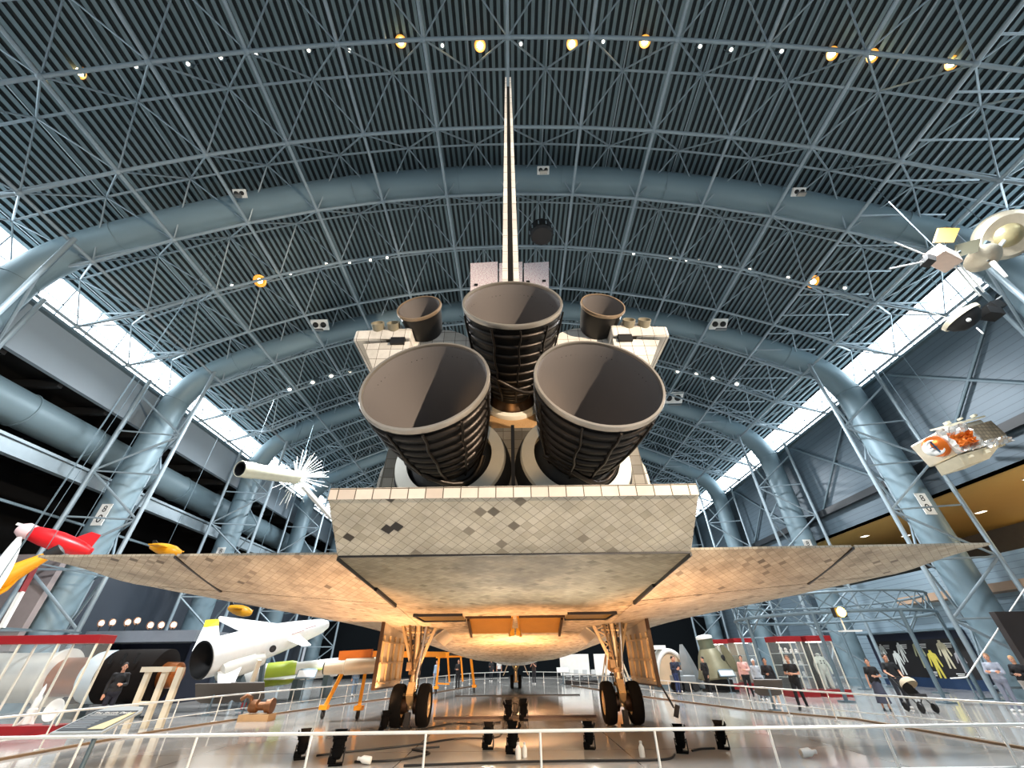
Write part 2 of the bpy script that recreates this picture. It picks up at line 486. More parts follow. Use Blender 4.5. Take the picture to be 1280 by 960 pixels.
# --- big horizontal duct along the left wall
hd = thing('horizontal_duct', 'fat pale grey duct running lengthwise along the dark left opening', 'air duct', (-26.6, 25, 13.1))
obj('duct_tube', MB().tube((-26.6, YB, 13.1), (-26.6, YE - .5, 13.1), .95, n=24), M_DUCT, hd, 50)
for y in range(6, 57, 4): obj('joint_ring', MB().ring((-26.6, y, 13.1), (0, 1, 0), .96, .05, 28, 6), M_DUCT, hd, 60)

# --- lattice columns at the walls
def lattice(j, Y, sx):
    side = 'left' if sx < 0 else 'right'
    d = thing('lattice_column', 'steel lattice column on the %s wall beside the %s arched duct leg' % (side, ['nearest', 'second', 'third', 'fourth', 'fifth', 'sixth'][j]), 'column', (23 * sx, Y, 0), 'lattice columns along the %s wall' % side)
    L = [Vector((24.2 * sx, Y - 1.9, 0)), Vector((20.9 * sx, Y - 1.1, 0)), Vector((24.2 * sx, Y + 1.6, 0))]
    T = [17.3, 18.5, 17.3]
    for p, z in zip(L, T): obj('leg', MB().tube(p, (p.x, p.y, z), .11, n=10), M_STEEL, d, 60)
    for a, b in ((0, 1), (1, 2)):
        n = 6; pts = []
        mb = MB()
        for i in range(n):
            z0 = .5 + 15.6 * i / n; z1 = .5 + 15.6 * (i + 1) / n
            p, q = (L[a], L[b]) if i % 2 == 0 else (L[b], L[a])
            mb.tube((p.x, p.y, z0), (q.x, q.y, z1), .065, n=6)
            mb.tube((L[a].x, L[a].y, z0), (L[b].x, L[b].y, z0), .05, n=6)
        obj('bracing', mb, M_STEEL, d, 60)
    obj('base_plate', MB().box((24.2 * sx, Y - 1.9, .04), (.6, .6, .08)).box((20.9 * sx, Y - 1.1, .04), (.6, .6, .08)).box((24.2 * sx, Y + 1.6, .04), (.6, .6, .08)), M_STEELD, d)
for j, Y in enumerate(DUCT_Y):
    for sx in (-1, 1): lattice(j, Y, sx)
# ================================================================== SPACE SHUTTLE ORBITER (seen from behind)
M_TILE = tile_mat('cream_thermal_tiles', [(0, '#a69c89'), (.25, '#b0a693'), (.6, '#b7ad9a'), (.95, '#a99f8b'), (.99, '#7e7567'), (1, '#5b5348')], .17, 45, line='#857b68', lw=.03)
M_TILEB = tile_mat('sooty_belly_tiles', [(0, '#a99c82'), (.3, '#c4b79c'), (.7, '#cfc2a8'), (.97, '#9a8d74'), (1, '#6d6250')], .17, 45, stain=.38, line='#93876f', lw=.03, soot=(-1.6, 2.2))
M_TILEF = tile_mat('flap_tiles', [(0, '#cabfa9'), (.3, '#d3c9b4'), (.8, '#d8cebb'), (.965, '#bdb29c'), (.988, '#857b6c'), (1, '#26231f')], .165, 45, stain=.3, line='#978c79', lw=.03)
M_TILEV = tile_mat('edge_tiles', [(0, '#cfc3b6'), (.5, '#ddd3c8'), (1, '#c4b8ac')], .3, 0, euler=(PI / 2, 0, 0), lw=.03, stain=.15)
M_TILEG = tile_mat('grey_base_tiles', [(0, '#6a6862'), (.4, '#8a877f'), (.8, '#9a978e'), (1, '#55524d')], .22, 0, euler=(PI / 2, 0, 0), lw=.03, stain=.3)
M_BLANKET = tile_mat('white_quilted_blanket', [(0, '#cfccc4'), (.5, '#dedbd4'), (1, '#c6c2b8')], .3, 0, euler=(PI / 2, 0, 0), lw=.02, stain=.3)
M_FINW = tile_mat('white_fin_tiles', [(0, '#c9c9c4'), (.5, '#e2e1dc'), (1, '#c9c8c2')], .25, 0, euler=(0, PI / 2, 0), lw=.02, stain=.12, line='#a9a8a2')
M_INSUL = P('black_engine_insulation', '#141415', .42, .55, bump=.5, var=.3)
M_BELLIN = P('nozzle_inner_wall', '#6b6664', .6, .1, var=.06, scale=.8)
M_RIMS = P('nozzle_rim_metal', '#b5ada2', .35, .7)
M_HATB = P('nozzle_band_metal', '#2b2622', .38, .7, bump=.3)
M_PIPE = P('bronze_line_metal', '#4c3a2a', .35, .8)
M_DOME = P('dark_dome_blanket', '#1a1c1e', .6, bump=.4)
M_RINGW = P('heat_shield_ring', '#cbc9bd', .6, bump=.3)

orb = thing('space_shuttle', 'huge space shuttle orbiter on its landing gear, tail and engines toward the viewer', 'spacecraft', (0, 16, 0))
def B(Y): return 3.40 - .078 * (Y - 8)
def zlow(x, Y):
    z = B(Y) + .078 * max(0, abs(x) - 3.0)
    le = le_y(abs(x)); d = le - Y
    if d < 1.6: z += .30 * (1 - max(0, d) / 1.6) ** 2
    return z
def le_y(x):
    P0 = [(0, 34), (2.4, 31.5), (3.3, 28), (4.1, 24), (5.5, 20.2), (6.4, 18.6), (11.3, 13.8), (11.9, 12.9)]
    for (a, b), (c, d) in zip(P0, P0[1:]):
        if x <= c: return b + (d - b) * (x - a) / (c - a)
    return 12.9

# fuselage: superellipse sections
def sec(Y, w, zb, zc, zt, nb=4.5, nt=2.4, k=40):
    out = []
    for i in range(k):
        a = 2 * PI * i / k; c, s = math.cos(a), math.sin(a); n = nb if s < 0 else nt
        x = w * math.copysign(abs(c) ** (2 / n), c); h = (zc - zb) if s < 0 else (zt - zc)
        out.append(Vector((x, Y, zc + h * math.copysign(abs(s) ** (2 / n), s))))
    return out
st = []
for Y, w, dz, c, tp, nb in [(8.25, 2.98, .25, 1.6, 2.85, 7), (9.2, 2.92, .25, 1.8, 3.2, 7), (9.9, 2.9, .25, 2.6, 5.6, 6), (13, 2.75, .2, 3.0, 6.0, 5), (18, 2.65, .1, 3.0, 5.9, 5), (25, 2.65, 0, 3.0, 5.9, 4.5), (31, 2.65, 0, 2.8, 5.9, 3.6),
                            (34, 2.5, .02, 2.3, 5.6, 3), (36.5, 2.1, .15, 1.7, 4.0, 2.6), (38.5, 1.5, .45, 1.3, 2.6, 2.2), (39.8, .8, .8, 1.25, 1.9, 2), (40.3, .15, 1.1, 1.25, 1.4, 2)]:
    st.append(sec(Y, w, B(Y) + dz, B(Y) + c, B(Y) + tp, nb))
obj('fuselage', MB().loft(st), M_BLANKET, orb, 50)

# belly: the flat tiled underside between the wings
def slab(xs, te, thick, mat, name, ny=18):
    lo, up = [], []
    for x in xs:
        l, u = [], []
        y0, y1 = te(x), le_y(abs(x))
        for j in range(ny + 1):
            s = j / ny; Y = y0 + (y1 - y0) * s; z = zlow(x, Y)
            t = thick(abs(x)) * (max(0.0, 1 - s) ** .5) * (.35 + .65 * min(1, s * 3)) + .02
            l.append(Vector((x, Y, z))); u.append(Vector((x, Y, z + t)))
        lo.append(l + u[::-1])
    return obj(name, MB().loft(lo, caps=True), mat, orb, 40)
slab([-3.4 + 6.8 * i / 14 for i in range(15)], lambda x: 8.03, lambda x: .9, M_TILEB, 'belly', 26)
for sx in (-1, 1):
    xs = [3.42, 3.8, 4.3, 5, 5.7, 6.4, 7.4, 8.4, 9.4, 10.4, 11.2, 11.6, 11.9]
    slab([x * sx for x in xs], lambda x: 12.7, lambda x: .95 - .058 * (x - 3.4), M_TILE, 'wing')
    # elevons: two hinged flaps on each trailing edge
    for x0, x1 in ((3.0, 8.42), (8.5, 11.9)):
        sec_ = []
        for i in range(9):
            x = x0 + (x1 - x0) * i / 8; zh = zlow(x, 12.6) + .0; th = .6 - .045 * (x - 3)
            r = []
            for j in range(9):
                s = j / 8; Y = 12.62 - 2.22 * s; z = zh + (3.93 + .004 * x - zh) * s ** 1.25
                r.append((Y, z, max(.05, th * (1 - s))))
            sec_.append([Vector((x * sx, Y, z)) for Y, z, t in r] + [Vector((x * sx, Y, z + t)) for Y, z, t in r[::-1]])
        obj('elevon', MB().loft(sec_), M_TILE, orb, 40)
    obj('gap_shade_bar', MB().bar((8.46 * sx, 10.42, 3.95), (8.46 * sx, 11.6, 3.68), .06, .06).bar((8.46 * sx, 11.6, 3.68), (8.46 * sx, 12.62, zlow(8.46, 12.62) - .01), .06, .06), M_BLACK, orb)  # black bar stands in for shade in the gap between the elevons
    # black bars stand in for shade in the gap between fuselage and elevon
    obj('gap_shade_bar', MB().bar((3.41 * sx, 8.1, 3.40), (3.41 * sx, 12.72, 3.06), .03, .08).bar((3.36 * sx, 10.6, 3.25), (3.36 * sx, 12.6, 3.08), .06, .2), M_BLACK, orb)

# body flap
fl = [Vector((-3.15, 6.57, 4.03)), Vector((3.15, 6.57, 4.03)), Vector((3.36, 7.98, 3.42)), Vector((-3.36, 7.98, 3.42))]
up = [Vector((-3.15, 6.57, 4.21)), Vector((3.15, 6.57, 4.21)), Vector((3.36, 7.98, 4.0)), Vector((-3.36, 7.98, 4.0))]
bf = obj('body_flap', MB().loft([[fl[0], fl[3], up[3], up[0]], [fl[1], fl[2], up[2], up[1]]]), M_TILEF, orb)
obj('trailing_edge', MB().prism([(-3.15, 6.56, 4.02), (3.15, 6.56, 4.02), (3.15, 6.56, 4.215), (-3.15, 6.56, 4.215)], (0, -.02, 0)), M_TILEV, bf)
mb = MB()
for sx in (-1, 1): mb.prism([(3.15 * sx, 6.6, 4.05), (3.36 * sx, 7.95, 3.46), (3.36 * sx, 7.95, 3.98), (3.15 * sx, 6.6, 4.19)], (.02 * sx, 0, 0))
obj('end_cap', mb, M_TILEV, bf)
mb = MB()
obj('hinge_seal', MB().box((0, 8.0, 3.46), (6.7, .05, .14)), M_BLACK, bf)
for x, y in ((-2.28, 7.28), (-2.10, 7.22)):                              # two replacement black tiles
    def fz(yy): return 4.03 + (3.42 - 4.03) * (yy - 6.57) / 1.41 - .004
    dt = obj('black_tile', MB().prism([(x - .12, y, fz(y)), (x, y - .12, fz(y - .12)), (x + .12, y, fz(y)), (x, y + .12, fz(y + .12))], (0, 0, -.008)), P('black_tile_glaze', '#2a2724', .5), bf)
    dt['label'] = 'black replacement tile'

# aft bulkhead with its fairings
bz0 = 3.6
bk = obj('aft_bulkhead', MB().prism([(-2.98, 8.2, 3.6), (2.98, 8.2, 3.6), (2.86, 8.2, 5.7), (2.78, 8.2, 6.25), (-2.78, 8.2, 6.25), (-2.86, 8.2, 5.7)], (0, .12, 0)), M_TILEG, orb)
obj('centre_seam', MB().box((0, 8.17, 5.0), (.08, .06, 2.6)), M_BLACK, bk)

# main engines
def engine(ex, axis_from, K=1.14):
    E = Vector(ex); A = (Vector(axis_from) - E).normalized()      # from exit plane toward the gimbal
    def S(p): return [(r_, h_ * K) for r_, h_ in p]
    e = obj('main_engine', MB().lathe(S([(1.185, .0), (1.185, .10), (1.15, .14), (1.115, .45), (1.06, .8), (.985, 1.15), (.90, 1.5), (.79, 1.85), (.65, 2.2), (.5, 2.5), (.34, 2.75), (.22, 2.95), (.3, 3.15)]), E, A, 64), M_INSUL, orb, 40)
    obj('inner_wall', MB().lathe(S([(1.165, .0), (1.15, .05), (1.095, .45), (1.02, .8), (.95, 1.15), (.86, 1.5), (.75, 1.85), (.61, 2.2), (.45, 2.5), (.29, 2.75), (.13, 2.95), (.005, 3.0)]), E, A, 64), M_BELLIN, e, 50)
    obj('exit_rim', MB().lathe([(1.155, -.012), (1.20, -.012), (1.21, .03), (1.20, .1), (1.15, .06)], E, A, 64, wrap=True), M_RIMS, e, 60)
    prof = [(a * K, b) for a, b in [(.0, 1.185), (.14, 1.15), (.45, 1.115), (.8, 1.06), (1.15, .985), (1.5, .90), (1.85, .79), (2.2, .65), (2.5, .5)]]
    def rad(h):
        for (a, b), (c, d) in zip(prof, prof[1:]):
            if h <= c: return b + (d - b) * (h - a) / (c - a)
        return .5
    for h in (x_ * K / 1.14 for x_ in (.33, .62, .91, 1.2, 1.49, 1.78, 2.07, 2.36, 2.6)):      # hat bands round the bell
        r = rad(h); w = .055
        obj('hat_band', MB().lathe([(r - .004, h - w), (r + .045, h - w * .7), (r + .055, h), (r + .045, h + w * .7), (r - .02, h + w), (r - .015, h)], E, A, 56, wrap=True), M_HATB, e, 60)
    u = Vector((0, 0, 1)); x = u.cross(A).normalized(); y = A.cross(x)
    for ang in (-128, -97, -68, -25, 195):             # drain lines down the bell
        a = math.radians(ang); pts = []
        for i in range(11):
            h = .12 + 2.45 * i / 10; w = a + .02 * math.sin(i * 1.9 + ang)
            pts.append(E + A * h + (x * math.cos(w) + y * math.sin(w)) * (rad(h) + .075))
        obj('drain_line', MB().path(pts, .024, 8), M_HATB, e, 60)
    a0 = -PI * .9                                                  # thick manifold low on the bell
    pts = [E + A * (1.9 + .25 * math.sin(i * .5)) + (x * math.cos(a0 + i * .2) + y * math.sin(a0 + i * .2)) * (rad(1.9) + .12) for i in range(13)]
    obj('manifold', MB().path(pts, .06, 10), M_HATB, e, 60)
    return e
lower_axis = {-1: (-1.34, 8.80, 5.27), 1: (1.34, 8.80, 5.27)}
for sx in (-1, 1):
    engine((1.605 * sx, 5.87, 5.975), lower_axis[sx], .97)
    E = Vector((1.605 * sx, 5.87, 5.975)); A = (Vector(lower_axis[sx]) - E).normalized()
    d = obj('heat_shield', MB().lathe([(.55, 2.0), (.8, 2.18), (.97, 2.4), (.97, 2.8)], E, A, 48), M_DOME, orb, 50)
    obj('shield_ring', MB().lathe([(.95, 2.20), (1.22, 2.27), (1.25, 2.37), (1.25, 2.75), (.9, 2.75)], E, A, 56), M_RINGW, d, 40)
    obj('shield_cone', MB().lathe([(1.25, 2.34), (1.38, 2.6), (1.44, 2.9)], E, A, 48), M_DOME, d, 50)
engine((.04, 6.6, 8.83), (0, 9.46, 7.92))
E0 = Vector((.04, 6.6, 8.83)); A0 = (Vector((0, 9.46, 7.92)) - E0).normalized()
M_WARMB = P('warm_brown_tiles', '#a5835a', .4, .25, bump=1.0, scale=8)
d = obj('heat_shield', MB().lathe([(.5, 2.75), (.66, 2.9), (.74, 3.02), (.74, 3.2)], E0, A0, 48), M_PIPE, orb, 50)
obj('shield_ring', MB().lathe([(.72, 2.94), (.84, 2.96), (.87, 3.02), (.87, 3.2), (.7, 3.2)], E0, A0, 56), M_RINGW, d, 40)
obj('shield_cone', MB().lathe([(.86, 3.08), (1.15, 3.1), (1.45, 3.2), (1.75, 3.4)], E0, A0, 48), M_WARMB, d, 50)
obj('base_shelf', MB().loft([[Vector((x, y, z)) for x in (-2.7, -1.3, 0, 1.3, 2.7)] for y, z in ((8.22, 6.2), (8.7, 6.36), (9.3, 6.5))], caps=False, closed=False), M_WARMB, d, 40)

# OMS pods, their engines and the RCS housings
for sx in (-1, 1):
    rings = []
    for Y, cx, cz, w, h in [(7.85, 1.9, 8.1, 1.05, 1.0), (8.3, 1.95, 8.15, 1.3, 1.25), (10, 2.0, 8.1, 1.4, 1.35), (12.5, 1.9, 7.9, 1.3, 1.2), (15, 1.7, 7.6, .8, .7), (16, 1.6, 7.5, .2, .2)]:
        rings.append([Vector(((cx + w * math.cos(a)) * sx, Y, cz + h * math.sin(a))) for a in [2 * PI * i / 32 for i in range(32)]])
    pod = obj('engine_pod', MB().loft(rings), M_BLANKET, orb, 45)
    obj('rcs_housing', MB().loft([[Vector((x * sx, Y, z)) for x, z in ((2.55, 7.5), (3.15, 7.15), (3.72, 8.28), (2.55, 8.35))] for Y in (7.45, 9.6)]), M_BLANKET, pod)
    hs = obj('rcs_shelf', MB().loft([[Vector((x * sx, Y, z)) for x, z in ((2.55, 8.42), (3.98, 8.36), (3.98, 8.7), (2.55, 8.78))] for Y in (7.4, 9.4)]), M_BLANKET, pod, None, .04)
    obj('rcs_hump', MB().loft([[Vector((x * sx, Y, z)) for x, z in ((2.7, 8.7), (3.85, 8.66), (3.55, 9.0), (2.9, 9.05))] for Y in (7.55, 9.2)]), M_BLANKET, pod, None, .05)
    obj('vent_port', MB().box((2.85 * sx, 7.42, 8.33), (.35, .1, .2)), M_BLACK, pod)
    for x in (3.02, 3.42):
        o = Vector((x * sx, 7.3, 8.86)); a = Vector((0, 1, -.55)).normalized()
        tnz = obj('thruster_nozzle', MB().lathe([(.125, .3), (.15, .15), (.165, 0), (.135, 0), (.12, .15), (.02, .25)], o, a, 24), P('scorched_thruster_metal', '#8d8672', .5, .3), pod, 40)
    E = Vector((2.39 * sx, 7.19, 9.28)); A = (Vector((2.25 * sx, 8.6, 8.93)) - E).normalized()
    o = obj('oms_nozzle', MB().lathe([(.555, 0), (.55, .08), (.52, .35), (.46, .7), (.37, 1.05), (.25, 1.3), (.15, 1.5)], E, A, 48), P('dark_niobium', '#2c2a28', .4, .6), pod, 40)
    obj('inner_wall', MB().lathe([(.53, .0), (.52, .1), (.49, .35), (.43, .7), (.34, 1.05), (.2, 1.3), (.01, 1.4)], E, A, 48), M_BELLIN, o, 50)
    obj('exit_rim', MB().lathe([(.545, -.02), (.58, -.02), (.59, .03), (.57, .07), (.545, .03)], E, A, 48, wrap=True), P('tan_rim_metal', '#a08a72', .4, .5), o, 60)

# vertical tail: fin, split rudder panels and the box at the rudder foot
def fin_pt(t):   # trailing edge and leading edge points, t = 0 root .. 1 tip
    return Vector((0, 8.55 - 3.65 * t, 10.75 + 7.11 * t)), Vector((0, 16.5 - 8.9 * t, 9.0 + 8.6 * t))
rings = []
for i in range(9):
    t_ = -.18 + 1.18 * i / 8; te, le = fin_pt(t_); w = .33 - .22 * t_
    c1 = te.lerp(le, .18); c2 = te.lerp(le, .55)
    rings.append([c1 + Vector((w, 0, 0)), c2 + Vector((w * .95, 0, 0)), le + Vector((.04, 0, 0)), le + Vector((-.04, 0, 0)), c2 + Vector((-w * .95, 0, 0)), c1 + Vector((-w, 0, 0))])
fin = obj('tail_fin', MB().loft(rings), M_FINW, orb, 30)
for sx in (-1, 1):
    rr = []
    for i in range(9):
        t_ = i / 8 * 1.0; te, le = fin_pt(t_); w = .33 - .23 * t_
        g = .10 - .055 * t_; th = w * .55
        a = te + Vector((sx * g, 0, 0)); b = te + Vector((sx * (g + th), 0, 0)); c2 = te.lerp(le, .19)
        rr.append([a, b, c2 + Vector((sx * w, 0, 0)), c2 + Vector((sx * .06, 0, 0))])
    obj('rudder_panel', MB().loft(rr), M_FINW, fin, 30)
mb = MB()
rr = []
for i in range(7):
    t_ = .02 + .96 * i / 6; te, le = fin_pt(t_); c = te.lerp(le, .05); g = .09 - .05 * t_
    c2 = te.lerp(le, .17)
    rr.append([c + Vector((-g, 0, 0)), c + Vector((g, 0, 0)), c2 + Vector((g, 0, 0)), c2 + Vector((-g, 0, 0))])
obj('rudder_core', MB().loft(rr), P('dark_rudder_core', '#2a2723', .6), fin)
obj('chute_housing', MB().loft([[Vector((-.3, 8.5, 10.9)), Vector((.3, 8.5, 10.9)), Vector((.32, 10.5, 10.5)), Vector((-.32, 10.5, 10.5))],
                                [Vector((-.42, 8.9, 9.6)), Vector((.42, 8.9, 9.6)), Vector((.42, 11, 9.4)), Vector((-.42, 11, 9.4))],
                                [Vector((-.6, 9.1, 8.6)), Vector((.6, 9.1, 8.6)), Vector((.6, 11, 8.5)), Vector((-.6, 11, 8.5))]]), P('brown_chute_housing', '#5b4128', .55, bump=.6, scale=6), fin, None, .03)

# umbilical wells and doors in the belly
def belly_plate(x0, x1, y0, y1, d0, d1, th): # plate following the belly, d below it
    v = [Vector((x0, y0, B(y0) - d0)), Vector((x1, y0, B(y0) - d0)), Vector((x1, y1, B(y1) - d1)), Vector((x0, y1, B(y1) - d1))]
    return MB().loft([[v[0], v[1], v[1] + Vector((0, 0, th)), v[0] + Vector((0, 0, th))], [v[3], v[2], v[2] + Vector((0, 0, th)), v[3] + Vector((0, 0, th))]])
for sx in (-1, 1):
    dr = obj('umbilical_door', belly_plate(.12 * sx, 1.58 * sx, 14.55, 15.9, .02, .30, .06), M_GOLD, orb, None, .02)
    dr['label'] = 'gold door hanging open'
    mb = MB(); mb.bar((.12 * sx, 14.5, B(14.5) - .02), (1.58 * sx, 14.5, B(14.5) - .02), .1, .08).bar((1.5 * sx, 14.6, B(14.6) - .06), (1.5 * sx, 15.9, B(15.9) - .36), .08, .1)
    obj('door_frame', mb, M_PIPE, dr)
    obj('hinge_arm', MB().tube((.1 * sx, 14.55, B(14.55)), (.18 * sx, 15.9, B(15.9) - .36), .05, n=8).box((.1 * sx, 15.6, B(15.6) - .3), (.14, .3, .2)), M_GOLD, dr)
    wl_ = obj('umbilical_well', belly_plate(1.65 * sx, 3.1 * sx, 14.0, 15.0, .03, .03, .04), P('olive_well_lining', '#6e5a26', .5, .3, bump=.6), orb)
    mb = MB(); 
    for a, b in (((1.62, 13.98), (3.12, 13.98)), ((1.62, 15.02), (3.0, 15.02)), ((3.12, 13.98), (3.0, 15.02))):
        mb.bar((a[0] * sx, a[1], B(a[1]) - .03), (b[0] * sx, b[1], B(b[1]) - .03), .06, .08)
    obj('well_frame', mb, M_BLACK, wl_)

# main landing gear: strut, braces, two wheels and the big outer door each side
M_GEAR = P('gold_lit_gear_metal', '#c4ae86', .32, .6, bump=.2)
M_DOORIN = P('gear_door_liner', '#aca595', .5, .2, bump=.4, var=.3, scale=1.5)
def wheel(x, y, r, w, parent):
    tyre = obj('tyre', MB().lathe([(r * .58, -w * .45), (r * .8, -w * .52), (r * .94, -w * .47), (r, -w * .25), (r, w * .25), (r * .94, w * .47), (r * .8, w * .52), (r * .58, w * .45)], (x, y, r), (1, 0, 0), 48, wrap=True), M_RUBBER, parent, 60)
    tyre['label'] = 'black rubber tyre'
    obj('wheel_hub', MB().lathe([(.02, -w * .3), (r * .3, -w * .32), (r * .5, -w * .2), (r * .59, -w * .42), (r * .59, w * .42), (r * .5, w * .2), (r * .3, w * .32), (.02, w * .3)], (x, y, r), (1, 0, 0), 36), M_GEAR, tyre, 40)
    for k in range(8):
        a = 2 * PI * k / 8
        obj('hub_bolt', MB().lathe([(.0, -w * .3), (.03, -w * .36), (.03, w * .36), (.0, w * .3)], (x, y + r * .36 * math.cos(a), r + r * .36 * math.sin(a)), (1, 0, 0), 8), M_SILV, tyre)
for sx in (-1, 1):
    gx, gy = 3.46 * sx, 16.6; top = B(16.6) + .2
    g = obj('main_gear', MB().tube((gx, gy, .95), (gx, gy, top + .3), .125, n=20).tube((gx, gy, .45), (gx, gy, 1.0), .1, n=16), M_GEAR, orb, 50)
    for dx in (-.43, .43): wheel(gx + dx, gy, .565, .37, g)
    obj('axle', MB().tube((gx - .5, gy, .565), (gx + .5, gy, .565), .09, n=16), M_GEAR, g, 50)
    obj('torque_link', MB().bar((gx, gy - .18, 1.15), (gx, gy - .42, .85), .22, .07).bar((gx, gy - .42, .85), (gx, gy - .14, .58), .22, .07), M_GEAR, g)
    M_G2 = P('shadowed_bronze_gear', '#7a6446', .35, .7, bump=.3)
    obj('drag_brace', MB().bar((gx, gy, 1.3), (gx - .72, gy + .25, top + .1), .12, .1), M_GEAR, g)
    obj('drag_brace', MB().bar((gx, gy, 1.3), (gx + .66, gy + .25, top + .1), .12, .1), M_GEAR, g)
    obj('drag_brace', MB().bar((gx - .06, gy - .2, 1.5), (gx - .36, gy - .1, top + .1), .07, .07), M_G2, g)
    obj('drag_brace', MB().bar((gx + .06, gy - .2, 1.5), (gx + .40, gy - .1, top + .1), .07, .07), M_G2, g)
    mb = MB()
    for s2, w_ in ((-1, .72), (1, .66)):
        for k in range(5):
            f0, f1 = .15 + .17 * k, .28 + .17 * k
            mb.bar((gx + s2 * .12, gy - .05, 1.3 + (top - 1.3) * f0), (gx + s2 * w_ * f1, gy + .25 * f1, 1.3 + (top - 1.3) * f1), .04, .04)
            mb.bar((gx + s2 * w_ * f1, gy + .25 * f1, 1.3 + (top - 1.3) * f1), (gx + s2 * .1, gy - .05, 1.3 + (top - 1.3) * min(1, f1 + .12)), .03, .03)
    mb.tube((gx - .72, gy + .2, top - .08), (gx + .68, gy + .2, top - .08), .05, n=8)
    mb.tube((gx - .4, gy - .1, top - .35), (gx + .4, gy - .1, top - .35), .035, n=8)
    obj('side_truss', mb, M_GEAR, g)
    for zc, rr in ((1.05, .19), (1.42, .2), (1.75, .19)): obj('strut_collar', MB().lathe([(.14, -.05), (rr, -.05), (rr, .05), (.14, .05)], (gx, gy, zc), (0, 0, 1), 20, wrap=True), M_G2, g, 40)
    obj('actuator', MB().tube((gx + .14, gy - .18, 1.35), (gx + .3, gy - .12, top), .05, n=10).tube((gx + .14, gy - .18, .95), (gx + .14, gy - .18, 1.4), .035, n=10), M_SILV, g, 50)
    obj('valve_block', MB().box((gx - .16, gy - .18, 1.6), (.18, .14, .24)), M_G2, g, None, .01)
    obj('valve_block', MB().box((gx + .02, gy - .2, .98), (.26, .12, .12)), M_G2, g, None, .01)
    mb = MB()
    for k in range(5):
        a = k * 1.3
        mb.path([(gx + .16 * math.cos(a), gy + .16 * math.sin(a), top), (gx + .22 * math.cos(a + .6), gy + .2 * math.sin(a + .5), 1.6), (gx + .17 * math.cos(a), gy + .17 * math.sin(a), 1.1), (gx + .2 * math.cos(a + 1), gy - .1, .7)], .018, 6)
    obj('hydraulic_hose', mb, M_BLACK, g, 60)
    obj('brake_unit', MB().lathe([(.2, -.12), (.24, -.1), (.24, .1), (.2, .12)], (gx - .2, gy, .565), (1, 0, 0), 24, caps=True).lathe([(.2, -.12), (.24, -.1), (.24, .1), (.2, .12)], (gx + .2, gy, .565), (1, 0, 0), 24, caps=True), P('dark_brake_metal', '#3a2c22', .4, .7), g, 40)
    obj('tie_down_post', MB().box((gx, gy - .35, .2), (.16, .16, .4)).box((gx, gy - .35, .02), (.3, .3, .04)), M_BLACK, g)
    # outer gear door: vertical panel, inner face toward the strut
    dx = 4.62 * sx
    d = obj('gear_door', MB().prism([(dx, 16.1, 1.02), (dx, 19.6, .95), (dx, 19.4, B(19.4) + .2), (dx, 16.2, B(16.2) + .3)], (.07 * sx, 0, 0)), M_DOORIN, g, None, .015)
    mb = MB()
    for k in range(5):
        y = 16.35 + k * .75; mb.box((dx - .04 * sx, y, 1.8), (.06, .06, 1.4))
    for z in (1.15, 1.7, 2.3): mb.box((dx - .04 * sx, 17.8, z), (.06, 3.2, .05))
    obj('door_stiffener', mb, M_GEAR, d)
    obj('door_edge', MB().bar((dx + .03 * sx, 16.08, 1.0), (dx + .03 * sx, 16.18, B(16.2) + .2), .12, .05).bar((dx + .03 * sx, 16.08, 1.0), (dx + .03 * sx, 19.6, .94), .1, .05), M_PIPE, d)
    obj('inner_door', MB().prism([(2.55 * sx, 17.0, B(17) + .02), (2.95 * sx, 17.0, B(17) - .28), (2.95 * sx, 19.5, B(19.5) - .28), (2.55 * sx, 19.5, B(19.5) + .02)], (.0, 0, .05)), M_DOORIN, g)
    if sx > 0:
        obj('ground_strap', MB().path([(4.7, 16.1, 1.05), (4.85, 16.0, .7), (4.95, 15.95, .45)], .03, 6).box((5.0, 15.9, .38), (.12, .1, .32), (0, .4, 0)), M_BLACK, d)
# nose gear
g = obj('nose_gear', MB().tube((0, 35.5, .4), (0, 35.5, 2.2), .11, n=16), M_GEAR, orb, 50)
for dx in (-.28, .28): wheel(dx, 35.5, .41, .24, g)
obj('axle', MB().tube((-.3, 35.5, .41), (.3, 35.5, .41), .06, n=12), M_GEAR, g, 50)
obj('drag_brace', MB().bar((0, 35.5, 1.0), (-.35, 34.6, 1.6), .08, .08).bar((0, 35.5, 1.0), (.35, 34.6, 1.6), .08, .08), M_GEAR, g)
for sx in (-1, 1):
    obj('gear_door', MB().prism([(.55 * sx, 34.2, 1.5), (.55 * sx, 37.4, 1.5), (.85 * sx, 37.4, .85), (.85 * sx, 34.2, .8)], (.05 * sx, 0, 0)), M_DOORIN, g)
# ================================================================== EXHIBITS AND FITTINGS
def at(px, py, Y):
    """point of the place seen at a pixel of the 1280x960 photograph, at distance Y down the hall"""
    f = 490.0; d = _F + _r * ((px - 640) / f) + _u * ((480 - py) / f); k = Y / d.y
    return Vector((d.x * k, Y, CAM_H + d.z * k))
def fl(px, py, z=0.0):
    f = 490.0; d = _F + _r * ((px - 640) / f) + _u * ((480 - py) / f); k = (z - CAM_H) / d.z
    return Vector((d.x * k, d.y * k, z))
V = Vector

